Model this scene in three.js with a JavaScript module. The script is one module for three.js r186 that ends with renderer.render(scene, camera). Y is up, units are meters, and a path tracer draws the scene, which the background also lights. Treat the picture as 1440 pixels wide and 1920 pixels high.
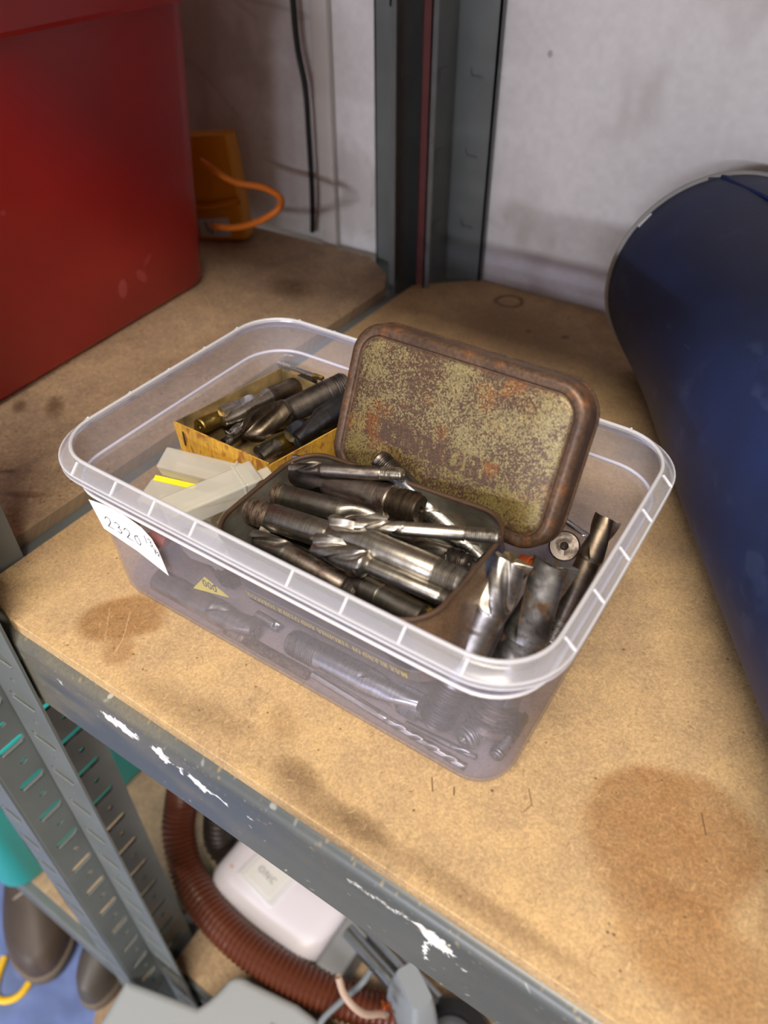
import * as THREE from 'three';
import { mergeGeometries, mergeVertices, toCreasedNormals } from 'three/addons/utils/BufferGeometryUtils.js';
import { RoundedBoxGeometry } from 'three/addons/geometries/RoundedBoxGeometry.js';
import { RectAreaLightUniformsLib } from 'three/addons/lights/RectAreaLightUniformsLib.js';

// ---------------------------------------------------------------- camera, light, exposure
const S = 0.85;                                   // height of the shelf top above the floor
const scene = new THREE.Scene();
scene.background = new THREE.Color(0x000000);
const camera = new THREE.PerspectiveCamera(68.08, 1440 / 1920, 0.02, 30);
camera.position.set(0, S + 0.36, 0);
camera.rotation.set(THREE.MathUtils.degToRad(-41.494), THREE.MathUtils.degToRad(33.329), THREE.MathUtils.degToRad(-0.102), 'YXZ');
camera.focus = 0.44;
camera.userData.fStop = 5.8;
scene.add(camera);

const renderer = new THREE.WebGLRenderer({ antialias: true });
renderer.toneMapping = THREE.LinearToneMapping;
renderer.toneMappingExposure = 1.0;
renderer.shadowMap.enabled = true;
RectAreaLightUniformsLib.init();

// ceiling panels: [x, z, size along x, size along z, radiance, colour]
const PANELS = [
  [0.30, 0.72, 1.20, 0.30, 58, 0xfff3e2],
  [-0.55, 7.20, 1.50, 0.80, 225, 0xf3f4ff],
  [1.45, 7.20, 1.50, 0.80, 140, 0xf3f4ff],
];
const CEIL = 2.55;

// ---------------------------------------------------------------- helpers
const V = (x, y, z) => new THREE.Vector3(x, y + S, z);          // shelf-relative point to world
let seed = 7;
const rnd = () => { seed = (seed * 1664525 + 1013904223) >>> 0; return seed / 4294967296; };
const rr = (a, b) => a + (b - a) * rnd();
const names = {};
const numbered = (n) => { const k = names[n] = (names[n] ?? -1) + 1; return k ? n + '_' + String(k).padStart(3, '0') : n; };
const shade = (o) => { o.traverse((m) => { if (m.isMesh) { m.castShadow = true; m.receiveShadow = true; } }); return o; };
function thing(name, label, category, pos = V(0, 0, 0), group) {
  const o = new THREE.Group(); o.name = numbered(name); o.position.copy(pos); scene.add(o);
  o.userData = { label, category }; if (group) o.userData.group = group;
  return o;
}
function part(parent, name, geo, mat, label) {
  const m = new THREE.Mesh(geo, mat); m.name = name; m.castShadow = m.receiveShadow = true;
  if (label) m.userData.label = label;
  parent.add(m); return m;
}
function single(name, label, category, geo, mat, pos, group) {
  const m = new THREE.Mesh(geo, mat); m.name = numbered(name); m.castShadow = m.receiveShadow = true;
  if (pos) m.position.copy(pos);
  m.userData = { label, category }; if (group) m.userData.group = group;
  scene.add(m); return m;
}
function struct(name, geo, mat, pos) {
  const m = new THREE.Mesh(geo, mat); m.name = name; m.castShadow = m.receiveShadow = true;
  if (pos) m.position.copy(pos);
  m.userData = { kind: 'structure' }; scene.add(m); return m;
}
const box = (w, h, d, x = 0, y = 0, z = 0) => new THREE.BoxGeometry(w, h, d).translate(x, y, z);
const rbox = (w, h, d, r, x = 0, y = 0, z = 0, seg = 3) => new RoundedBoxGeometry(w, h, d, seg, r).translate(x, y, z);
const strip = (g) => { for (const k of Object.keys(g.attributes)) if (!['position', 'normal', 'uv'].includes(k)) g.deleteAttribute(k); return g.index ? g.toNonIndexed() : g; };
const merge = (list) => mergeGeometries(list.map(strip));
// vertices count as one within 1/100 of a unit there, so small things are creased in millimetres
const creased = (g, a) => { g.scale(1000, 1000, 1000); const c = toCreasedNormals(g, a); c.scale(0.001, 0.001, 0.001); return c; };
// rounded rectangle in x, z: list of [x, z]
function rrect(a, b, r, n = 8) {
  r = Math.max(r, 0.002);
  const out = [];
  const cs = [[a - r, b - r, 0], [-(a - r), b - r, 1], [-(a - r), -(b - r), 2], [a - r, -(b - r), 3]];
  for (const [cx, cz, q] of cs) for (let i = 0; i <= n; i++) {
    const t = (q + i / n) * Math.PI / 2; out.push([cx + r * Math.cos(t), cz + r * Math.sin(t)]);
  }
  return out;
}
// joins rings (arrays of [x,y,z], same length, closed) into a skin; caps close its first and last ring
function loft(rings, { capA = false, capB = false, crease = 0.5, flip = false } = {}) {
  const pos = [], uv = [], idx = [], n = rings[0].length;
  const mid = rings[rings.length >> 1], us = [0];
  for (let i = 1; i <= n; i++) us.push(us[i - 1] + Math.hypot(...mid[i % n].map((c, j) => c - mid[i - 1][j])));
  let v = 0;
  rings.forEach((ring, k) => {
    if (k) v += Math.hypot(...ring[0].map((c, i) => c - rings[k - 1][0][i]));
    for (let i = 0; i <= n; i++) {
      pos.push(...ring[i % n]); uv.push(us[i], v);
    }
  });
  const w = n + 1;
  for (let k = 0; k + 1 < rings.length; k++) for (let i = 0; i < n; i++) {
    const a = k * w + i, b = a + 1, c = a + w, d = c + 1;
    idx.push(...(flip ? [a, b, c, b, d, c] : [a, c, b, b, c, d]));
  }
  const cap = (ring, rev) => {
    const c = [0, 1, 2].map((j) => ring.reduce((s, p) => s + p[j], 0) / n), at = pos.length / 3;
    pos.push(...c); uv.push(c[0], c[2]);
    ring.forEach((p) => { pos.push(...p); uv.push(p[0], p[2]); });
    for (let i = 0; i < n; i++) { const p = at + 1 + i, q = at + 1 + (i + 1) % n; idx.push(...(rev !== flip ? [at, q, p] : [at, p, q])); }
  };
  if (capA) cap(rings[0], false);
  if (capB) cap(rings[rings.length - 1], true);
  const g = new THREE.BufferGeometry();
  g.setAttribute('position', new THREE.Float32BufferAttribute(pos, 3));
  g.setAttribute('uv', new THREE.Float32BufferAttribute(uv, 2));
  g.setIndex(idx);
  return creased(g, crease);
}
const tube = (pts, r, seg = 60, rad = 12, closed = false) => new THREE.TubeGeometry(new THREE.CatmullRomCurve3(pts.map((p) => p.isVector3 ? p : new THREE.Vector3(...p)), closed), seg, r, rad, closed);
const lathe = (pts, seg = 32, crease = 0.6) => creased(new THREE.LatheGeometry(pts.map(([x, y]) => new THREE.Vector2(x, y)), seg), crease);
const poly = (pts) => { const s = new THREE.Shape(); pts.forEach(([x, y], i) => (i ? s.lineTo(x, y) : s.moveTo(x, y))); return s; };
const extrude = (shape, depth, bevel = 0, seg = 2) => new THREE.ExtrudeGeometry(shape, { depth, bevelEnabled: bevel > 0, bevelThickness: bevel, bevelSize: bevel, bevelOffset: -bevel, bevelSegments: seg, curveSegments: 10 });

// ---------------------------------------------------------------- noise and textures
const hash = (x, y, s) => { let h = (x * 374761393 + y * 668265263 + s * 2147483647) | 0; h = Math.imul(h ^ (h >>> 13), 1274126177); return ((h ^ (h >>> 16)) >>> 0) / 4294967296; };
function noise(x, y, s = 0) {
  const xi = Math.floor(x), yi = Math.floor(y), fx = x - xi, fy = y - yi, u = fx * fx * (3 - 2 * fx), v = fy * fy * (3 - 2 * fy);
  return (hash(xi, yi, s) * (1 - u) + hash(xi + 1, yi, s) * u) * (1 - v) + (hash(xi, yi + 1, s) * (1 - u) + hash(xi + 1, yi + 1, s) * u) * v;
}
const fbm = (x, y, s = 0, o = 4) => { let a = 0, w = 0.5, t = 0; for (let i = 0; i < o; i++) { a += w * noise(x, y, s + i * 17); t += w; w *= 0.5; x *= 2.03; y *= 2.03; } return a / t; };
const sst = (a, b, x) => { const t = Math.min(1, Math.max(0, (x - a) / (b - a))); return t * t * (3 - 2 * t); };
const mix3 = (a, b, t) => [a[0] + (b[0] - a[0]) * t, a[1] + (b[1] - a[1]) * t, a[2] + (b[2] - a[2]) * t];
function canvas(w, h, fn) {
  const c = document.createElement('canvas'); c.width = w; c.height = h;
  const g = c.getContext('2d');
  if (fn) {
    const im = g.createImageData(w, h), d = im.data;
    for (let y = 0, k = 0; y < h; y++) for (let x = 0; x < w; x++, k += 4) { const p = fn(x, y); d[k] = p[0]; d[k + 1] = p[1]; d[k + 2] = p[2]; d[k + 3] = 255; }
    g.putImageData(im, 0, 0);
  }
  return [c, g];
}
function ctex(c, srgb = true, wrap = true) {
  const t = new THREE.CanvasTexture(c);
  if (srgb) t.colorSpace = THREE.SRGBColorSpace;
  if (wrap) t.wrapS = t.wrapT = THREE.RepeatWrapping;
  return t;
}
const again = (t, rx, ry) => { const c = t.clone(); c.repeat.set(rx, ry); c.needsUpdate = true; return c; };
const std = (o) => new THREE.MeshStandardMaterial(o);
const phys = (o) => new THREE.MeshPhysicalMaterial(o);

// hardboard: fibres, specks and the stains and darker patches on it.  x0..x1, z0..z1 in metres
function boardTexture(x0, x1, z0, z1, ppm, base, stains, marks, s) {
  const w = Math.round((x1 - x0) * ppm), h = Math.round((z1 - z0) * ppm);
  const [c, g] = canvas(w, h, (px, py) => {
    const x = x0 + px / ppm, z = z0 + py / ppm;
    const big = fbm(x * 9, z * 9, s, 3), mid = fbm(x * 60, z * 60, s + 3, 3), fine = fbm(px * 0.55, py * 0.55, s + 9, 2);
    let k = 0.90 + 0.12 * (big - 0.5) + 0.16 * (mid - 0.5) + 0.24 * (fine - 0.5);
    let col = [base[0] * k, base[1] * k, base[2] * (k - 0.05 * (mid - 0.5))];
    for (const st of stains) {
      const wob = 1 + 0.5 * (fbm(x * 28 + st.s, z * 28, s + 20, 3) - 0.5);
      const ca = Math.cos(st.a || 0), sa = Math.sin(st.a || 0), dx = x - st.x, dz = z - st.z;
      const d = Math.hypot((dx * ca + dz * sa) / st.rx, (-dx * sa + dz * ca) / st.rz) * wob;
      const t = st.ring ? Math.exp(-Math.pow((d - 1) / 0.16, 2)) : 1 - sst(st.edge ?? 0.75, 1.06, d);
      if (t > 0.003) col = mix3(col, st.c.map((q, i) => q * (0.8 + 0.4 * fine)), t * st.o * (0.65 + 0.7 * (mid - 0.1)));
    }
    return col;
  });
  const n = Math.round((x1 - x0) * (z1 - z0) * 90000);
  for (let i = 0; i < n; i++) {                              // wood fibres
    const x = rnd() * w, y = rnd() * h, a = rr(0, Math.PI), l = rr(2, 9);
    const light = rnd() < 0.6;
    g.strokeStyle = light ? `rgba(236,208,158,${rr(0.12, 0.42)})` : `rgba(96,66,34,${rr(0.10, 0.36)})`;
    g.lineWidth = rr(0.4, 1.1); g.beginPath(); g.moveTo(x, y); g.quadraticCurveTo(x + Math.cos(a) * l * 0.5 + rr(-1.5, 1.5), y + Math.sin(a) * l * 0.5 + rr(-1.5, 1.5), x + Math.cos(a) * l, y + Math.sin(a) * l); g.stroke();
  }
  for (let i = 0; i < n / 60; i++) { g.fillStyle = `rgba(60,38,18,${rr(0.3, 0.8)})`; g.beginPath(); g.arc(rnd() * w, rnd() * h, rr(0.5, 1.4), 0, 7); g.fill(); }
  for (const m of marks) {
    g.strokeStyle = m.c; g.lineWidth = m.w * ppm; g.lineCap = 'round'; g.beginPath();
    m.p.forEach(([x, z], i) => (i ? g.lineTo((x - x0) * ppm, (z - z0) * ppm) : g.moveTo((x - x0) * ppm, (z - z0) * ppm))); g.stroke();
  }
  return ctex(c, true, false);
}
// planar uv in x, z over a given window; faces that are not horizontal get the same place's colour
function planarUV(g, x0, x1, z0, z1) {
  const p = g.attributes.position, uv = new Float32Array(p.count * 2);
  for (let i = 0; i < p.count; i++) { uv[2 * i] = (p.getX(i) - x0) / (x1 - x0); uv[2 * i + 1] = 1 - (p.getZ(i) + 0.8 * (p.getY(i)) - z0) / (z1 - z0); }
  g.setAttribute('uv', new THREE.BufferAttribute(uv, 2)); return g;
}

// steel: drawn or ground metal with oil film, dark patches and rust
function steelMaterial(base, { stain = [60, 52, 44], stainAmt = 0.5, rust = 0.1, rough = 0.34, s = 1, rep = [1, 1], metal = 1, along = 0 }) {
  const W = 384, H = 384;
  const rg = [];
  const [c] = canvas(W, H, (x, y) => {
    const sx = x / W, sy = y / H;
    const streak = along ? fbm(sx * 120, sy * 6, s, 2) : fbm(sx * 6, sy * 150, s, 2);
    const blot = fbm(sx * 7, sy * 9, s + 5, 4), pit = fbm(sx * 50, sy * 50, s + 11, 2), ru = fbm(sx * 9, sy * 9, s + 23, 4);
    let col = base.map((b) => b * (0.93 + 0.14 * streak));
    const st = sst(0.42, 0.78, blot) * stainAmt + sst(0.6, 0.85, pit) * 0.25 * stainAmt;
    col = mix3(col, stain, Math.min(1, st));
    const rt = sst(0.74 - 0.34 * rust, 0.84 - 0.34 * rust, ru + 0.12 * (pit - 0.5)) * Math.min(1, rust * 3);
    col = mix3(col, mix3([86, 58, 38], [140, 96, 56], pit), rt * 0.8);
    rg.push(Math.min(1, rough + 0.04 + 0.07 * (streak - 0.5) + 0.16 * st + 0.4 * rt));
    return col;
  });
  const [r] = canvas(W, H, (x, y) => { const q = rg[y * W + x] * 255; return [q, q, q]; });
  const t = ctex(c), tr = ctex(r, false); t.repeat.set(...rep); tr.repeat.set(...rep);
  return std({ map: t, roughnessMap: tr, roughness: 1, metalness: metal });
}
const plainTex = (rgb, amp, s, size = 256, f = 8) => { const [c] = canvas(size, size, (x, y) => { const k = 1 + amp * (fbm(x / size * f, y / size * f, s, 5) - 0.5) * 2; return rgb.map((q) => Math.min(255, q * k)); }); return ctex(c); };

// ---------------------------------------------------------------- the room
const wallTex = (() => {
  const [c, g] = canvas(1024, 1024, (x, y) => {
    const b = fbm(x / 160, y / 200, 3, 4), f = fbm(x / 5, y / 5, 8, 2), d = sst(0.62, 0.8, fbm(x / 60, y / 90, 14, 4));
    const k = 0.93 + 0.10 * (b - 0.5) + 0.05 * (f - 0.5);
    return mix3([241 * k, 239 * k, 239 * k], [168, 160, 152], d * 0.35);
  });
  for (let i = 0; i < 70; i++) { g.fillStyle = `rgba(90,84,80,${rr(0.15, 0.5)})`; g.beginPath(); g.ellipse(rnd() * 1024, rnd() * 1024, rr(0.8, 3), rr(0.8, 3), 0, 0, 7); g.fill(); }
  for (let i = 0; i < 30; i++) { g.strokeStyle = `rgba(130,122,118,${rr(0.06, 0.2)})`; g.lineWidth = rr(1, 5); const x = rnd() * 1024, y = rnd() * 1024; g.beginPath(); g.moveTo(x, y); g.quadraticCurveTo(x + rr(-60, 60), y + rr(-40, 40), x + rr(-90, 90), y + rr(-40, 40)); g.stroke(); }
  return ctex(c);
})();
const wallMat = std({ map: again(wallTex, 0.8, 0.8), roughness: 0.62 });
const backWall = () => { const g = box(6.2, CEIL, 0.12, 0.3, CEIL / 2, -0.785); const p = g.attributes.position; const uv = []; for (let i = 0; i < p.count; i++) uv.push(p.getX(i), p.getY(i)); g.setAttribute('uv', new THREE.Float32BufferAttribute(uv, 2)); return g; };
struct('wall_back', backWall(), wallMat);
const plainWall = std({ color: 0x7c7976, roughness: 0.8 });
struct('wall_left', box(0.12, CEIL, 9.5, -2.86, CEIL / 2, 3.95), plainWall);
struct('wall_right', box(0.12, CEIL, 9.5, 3.46, CEIL / 2, 3.95), plainWall);
struct('wall_front', box(6.2, CEIL, 0.12, 0.3, CEIL / 2, 8.70), plainWall);
struct('ceiling', box(6.4, 0.12, 9.7, 0.3, CEIL + 0.06, 3.95), std({ color: 0x92908d, roughness: 0.9 }));
const floorMat = std({ map: again(plainTex([118, 112, 106], 0.25, 44, 512, 20), 0.6, 0.6), roughness: 0.75 });
struct('floor', box(6.4, 0.1, 9.7, 0.3, -0.05, 3.95), floorMat);
// a flat white cover strip on the wall and the black cable that hangs beside it
struct('trim_1', rbox(0.022, 1.3, 0.010, 0.003, -0.5495, S + 0.18, -0.7205), std({ color: 0xd6d2cc, roughness: 0.6 }));
single('wall_cable', 'thin black cable hanging down the wall beside the white cover strip', 'cable',
  tube([V(-0.584, 0.60, -0.716), V(-0.580, 0.40, -0.714), V(-0.577, 0.26, -0.712), V(-0.574, 0.20, -0.711), V(-0.5665, 0.165, -0.710), V(-0.5655, 0.12, -0.710), V(-0.5665, 0.06, -0.711), V(-0.571, 0.02, -0.714), V(-0.574, 0.006, -0.716)], 0.0032, 80, 10),
  std({ color: 0x111111, roughness: 0.5 }));

for (const [x, z, w, d, power, col] of PANELS) {
  const t = thing('ceiling_light', z < 1 ? 'white ceiling light panel right above the shelf front' : x < 0 ? 'white ceiling light panel far from the shelf, to its left' : 'white ceiling light panel far from the shelf, to its right', 'light', new THREE.Vector3(x, CEIL, z));
  part(t, 'frame', merge([box(w + 0.06, 0.05, 0.03, 0, -0.025, d / 2 + 0.015), box(w + 0.06, 0.05, 0.03, 0, -0.025, -d / 2 - 0.015), box(0.03, 0.05, d, w / 2 + 0.015, -0.025, 0), box(0.03, 0.05, d, -w / 2 - 0.015, -0.025, 0)]), std({ color: 0xe6e6e6, roughness: 0.5 }));
  part(t, 'diffuser', box(w, 0.01, d, 0, -0.035, 0), std({ color: 0xffffff, emissive: col, emissiveIntensity: 1.2, roughness: 0.6 }));
  const l = new THREE.RectAreaLight(col, power, w, d);
  l.position.set(x, CEIL - 0.055, z); l.rotation.x = -Math.PI / 2; scene.add(l);
}

// ---------------------------------------------------------------- racks
const greyTex = plainTex([106, 112, 112], 0.10, 51, 512, 10);
const greyPaint = std({ map: again(greyTex, 2, 2), roughness: 0.42, metalness: 0.0 });
const darkGap = std({ color: 0x3c4042, roughness: 0.6 });
// an upright's flange: sheet w wide, from y0 to y1, slots and bolt holes at the given pitch, in local x (0..w), y, thickness in z
function flange(w, y0, y1, { pitch = 0.05, slotW = 0.56, slotH = 0.0052, hole = 0.0026, off = 0, lip = 0.007, t = 0.002, inset = 0.22, holes = true, max = 99, plug = false } = {}) {
  const s = poly([[0, y0], [w, y0], [w, y1], [0, y1]]);
  for (let y = Math.ceil((y0 + 0.02) / pitch) * pitch + off; y < y1 - 0.015; y += pitch) {
    if (y < y0 + 0.012 || y > max) continue;
    const a = w * inset, b = w * (inset + slotW), h = slotH / 2, p = new THREE.Path();
    p.moveTo(a + h, y - h); p.lineTo(b - h, y - h); p.absarc(b - h, y, h, -Math.PI / 2, Math.PI / 2); p.lineTo(a + h, y + h); p.absarc(a + h, y, h, Math.PI / 2, Math.PI * 1.5); s.holes.push(p);
    if (holes && y + pitch / 2 < y1 - 0.012) { const q = new THREE.Path(); q.absellipse(w * 0.56, y + pitch / 2, hole * 1.2, hole, 0, Math.PI * 2); s.holes.push(q); }
  }
  const g = new THREE.ExtrudeGeometry(s, { depth: t, bevelEnabled: false, curveSegments: 5 });
  // pressed rims below each slot, and the folded lip along the free edge
  const rims = [g];
  for (let y = Math.ceil((y0 + 0.02) / pitch) * pitch + off; y < y1 - 0.015; y += pitch) if (y >= y0 + 0.012 && y <= max) rims.push(new THREE.CapsuleGeometry(0.0011, w * slotW - 0.005, 3, 6).rotateZ(Math.PI / 2).translate(w * (inset + slotW / 2), y - slotH / 2 - 0.0006, t));
  if (plug) for (let y = Math.ceil((y0 + 0.02) / pitch) * pitch + off; y < y1 - 0.015; y += pitch) if (y >= y0 + 0.012 && y <= max) rims.push(box(w * slotW + 0.002, slotH + 0.002, 0.0008, w * (inset + slotW / 2), y, -0.0003));
  if (lip) rims.push(box(t, y1 - y0, lip, w - t / 2, (y0 + y1) / 2, t - lip / 2));
  return merge(rims);
}
// corner upright: wall/front flange runs along x (dirX = +1 or -1), side flange along z (dirZ), corner at (x, z)
function upright(label, x, z, dirX, dirZ, y0, y1, wX, wZ, o = {}) {
  const t = thing('shelf_post', label, 'post', V(x, y0, z));
  const gx = flange(wX, 0, y1 - y0, o);
  if (dirX < 0) gx.applyMatrix4(new THREE.Matrix4().makeScale(-1, 1, 1)), flip(gx);
  part(t, 'facing_flange', gx, greyPaint);
  const gz = flange(wZ, 0, y1 - y0, { ...o, ...(o.side || {}) }).rotateY(dirZ < 0 ? Math.PI / 2 : -Math.PI / 2);
  part(t, 'side_flange', gz, greyPaint);
  return t;
}
function flip(g) {                                        // reverses the winding of a mirrored geometry
  for (const a of Object.values(g.attributes)) for (let i = 0; i < a.count; i += 3) for (let k = 0; k < a.itemSize; k++) { const q = a.getComponent(i + 1, k); a.setComponent(i + 1, k, a.getComponent(i + 2, k)); a.setComponent(i + 2, k, q); }
  const p = g.attributes.normal; return g;
}
upright('grey slotted corner post at the front left of the shelf, next to its front beam', -0.405, -0.1215, 1, -1, -0.85, 0.62, 0.049, 0.0485, { off: 0.012, lip: 0, slotH: 0.0070, side: { max: 0.82 } });
upright('grey slotted corner post of the left rack, standing closest to the camera', -0.4085, -0.0885, -1, -1, -0.85, 0.62, 0.046, 0.0345, { slotH: 0.0075, side: { pitch: 0.05, slotW: 0.62, inset: 0.2 }, lip: 0.006 });
upright('dark grey slotted post in the wall corner, right of the reddish strip', -0.3875, -0.7165, 1, 1, -0.85, 0.62, 0.042, 0.048, { pitch: 0.07, slotW: 0.36, inset: 0.36, slotH: 0.008, holes: false, plug: true });
upright('dark grey slotted post in the wall corner, left of the reddish strip', -0.4255, -0.7165, -1, 1, -0.85, 0.62, 0.055, 0.056, { pitch: 0.07, slotW: 0.3, inset: 0.36, slotH: 0.008, holes: false, plug: true });
single('gap_strip', 'dark red narrow strip between the two grey posts in the corner', 'strip', rbox(0.016, 1.47, 0.006, 0.002, 0, 0.735, 0), std({ color: 0x6e3a38, roughness: 0.5 }), V(-0.4075, -0.85, -0.700));  // plain dark red strip filling the gap between the two back posts

// the shelf boards
const BX = [-0.402, 0.60], BZ = [-0.7185, -0.1297];
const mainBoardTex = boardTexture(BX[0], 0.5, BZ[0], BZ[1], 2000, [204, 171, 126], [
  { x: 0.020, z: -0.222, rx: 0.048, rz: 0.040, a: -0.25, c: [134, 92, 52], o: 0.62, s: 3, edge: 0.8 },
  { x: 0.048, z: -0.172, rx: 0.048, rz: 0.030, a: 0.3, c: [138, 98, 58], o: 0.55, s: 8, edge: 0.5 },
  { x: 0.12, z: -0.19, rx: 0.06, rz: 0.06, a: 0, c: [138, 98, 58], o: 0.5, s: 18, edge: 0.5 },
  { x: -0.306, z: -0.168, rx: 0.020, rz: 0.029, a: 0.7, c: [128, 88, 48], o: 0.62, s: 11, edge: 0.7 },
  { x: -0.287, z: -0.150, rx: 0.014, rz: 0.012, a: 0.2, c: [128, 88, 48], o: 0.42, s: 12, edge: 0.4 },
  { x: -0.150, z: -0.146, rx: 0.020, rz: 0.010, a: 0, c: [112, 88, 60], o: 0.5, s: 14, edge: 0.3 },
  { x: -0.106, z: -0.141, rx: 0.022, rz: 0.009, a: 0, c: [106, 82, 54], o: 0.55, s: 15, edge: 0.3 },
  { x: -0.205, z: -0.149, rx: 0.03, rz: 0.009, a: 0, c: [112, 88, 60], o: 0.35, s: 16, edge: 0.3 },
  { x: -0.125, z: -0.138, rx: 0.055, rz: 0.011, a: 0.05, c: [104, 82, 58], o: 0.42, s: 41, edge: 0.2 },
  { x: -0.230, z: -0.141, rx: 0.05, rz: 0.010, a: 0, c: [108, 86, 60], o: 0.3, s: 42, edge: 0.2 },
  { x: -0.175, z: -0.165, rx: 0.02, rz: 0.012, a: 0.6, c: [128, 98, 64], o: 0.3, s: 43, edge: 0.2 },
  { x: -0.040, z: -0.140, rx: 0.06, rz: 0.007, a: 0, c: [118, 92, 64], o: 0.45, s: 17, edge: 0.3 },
  { x: -0.26, z: -0.64, rx: 0.09, rz: 0.05, a: 0.3, c: [104, 76, 50], o: 0.35, s: 19, edge: 0.3 },  // broad darker brown patch towards the back of the board
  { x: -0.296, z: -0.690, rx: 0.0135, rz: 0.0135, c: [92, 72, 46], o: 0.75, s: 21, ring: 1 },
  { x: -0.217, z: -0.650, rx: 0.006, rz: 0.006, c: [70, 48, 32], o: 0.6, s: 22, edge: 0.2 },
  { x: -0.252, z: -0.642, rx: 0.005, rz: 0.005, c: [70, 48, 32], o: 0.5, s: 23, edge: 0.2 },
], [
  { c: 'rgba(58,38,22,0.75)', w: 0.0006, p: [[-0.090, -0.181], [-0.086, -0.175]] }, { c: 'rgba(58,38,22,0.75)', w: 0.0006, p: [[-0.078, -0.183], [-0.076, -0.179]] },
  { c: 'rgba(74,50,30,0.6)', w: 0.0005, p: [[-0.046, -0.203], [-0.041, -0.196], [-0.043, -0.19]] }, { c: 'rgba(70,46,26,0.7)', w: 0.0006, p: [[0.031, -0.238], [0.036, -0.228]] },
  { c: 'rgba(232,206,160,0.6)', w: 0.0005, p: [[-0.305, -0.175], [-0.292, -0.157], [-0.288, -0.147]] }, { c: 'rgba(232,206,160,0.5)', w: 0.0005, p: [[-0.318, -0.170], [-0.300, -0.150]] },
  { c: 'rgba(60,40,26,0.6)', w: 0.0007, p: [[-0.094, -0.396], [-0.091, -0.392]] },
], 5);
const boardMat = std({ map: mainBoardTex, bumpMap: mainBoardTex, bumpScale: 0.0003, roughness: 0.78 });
const boardShape = (pts, t) => { const g = extrude(poly(pts.map(([x, z]) => [x, -z])), t - 0.0012, 0.0006, 2); g.rotateX(-Math.PI / 2).translate(0, -t + 0.0006, 0); return g; };
{
  const g = boardShape([[-0.4015, -0.668], [-0.348, -0.7185], [0.60, -0.7185], [0.60, -0.1297], [-0.363, -0.1297], [-0.388, -0.1360], [-0.4015, -0.1400]], 0.0135);
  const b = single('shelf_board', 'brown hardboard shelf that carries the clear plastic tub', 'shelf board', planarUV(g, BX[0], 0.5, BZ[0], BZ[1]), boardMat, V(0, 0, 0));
}
const leftTex = boardTexture(-1.0, -0.4225, -0.7, -0.09, 1300, [188, 160, 128], [
  { x: -0.507, z: -0.590, rx: 0.040, rz: 0.028, a: 0.4, c: [82, 58, 40], o: 0.6, s: 31, edge: 0.2 },
  { x: -0.532, z: -0.300, rx: 0.022, rz: 0.010, a: 0.7, c: [96, 70, 50], o: 0.6, s: 33, edge: 0.3 },
  { x: -0.558, z: -0.284, rx: 0.012, rz: 0.007, a: 0.7, c: [86, 60, 44], o: 0.6, s: 34, edge: 0.3 },
  { x: -0.455, z: -0.212, rx: 0.020, rz: 0.005, a: -0.5, c: [100, 70, 54], o: 0.6, s: 35, edge: 0.3 },
  { x: -0.49, z: -0.222, rx: 0.010, rz: 0.004, a: -0.6, c: [80, 52, 40], o: 0.6, s: 36, edge: 0.3 },
  { x: -0.47, z: -0.45, rx: 0.05, rz: 0.09, a: 0.2, c: [120, 92, 66], o: 0.35, s: 37, edge: 0.2 },
], [], 15);
{
  const g = boardShape([[-0.4225, -0.645], [-0.437, -0.672], [-0.482, -0.7055], [-1.0, -0.694], [-1.0, -0.095], [-0.475, -0.095], [-0.4225, -0.145]], 0.0135);
  single('shelf_board', 'brown hardboard shelf under the red box, left of the gap', 'shelf board', planarUV(g, -1.0, -0.4225, -0.7, -0.09), std({ map: leftTex, roughness: 0.75 }), V(0, 0, 0));
}
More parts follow.
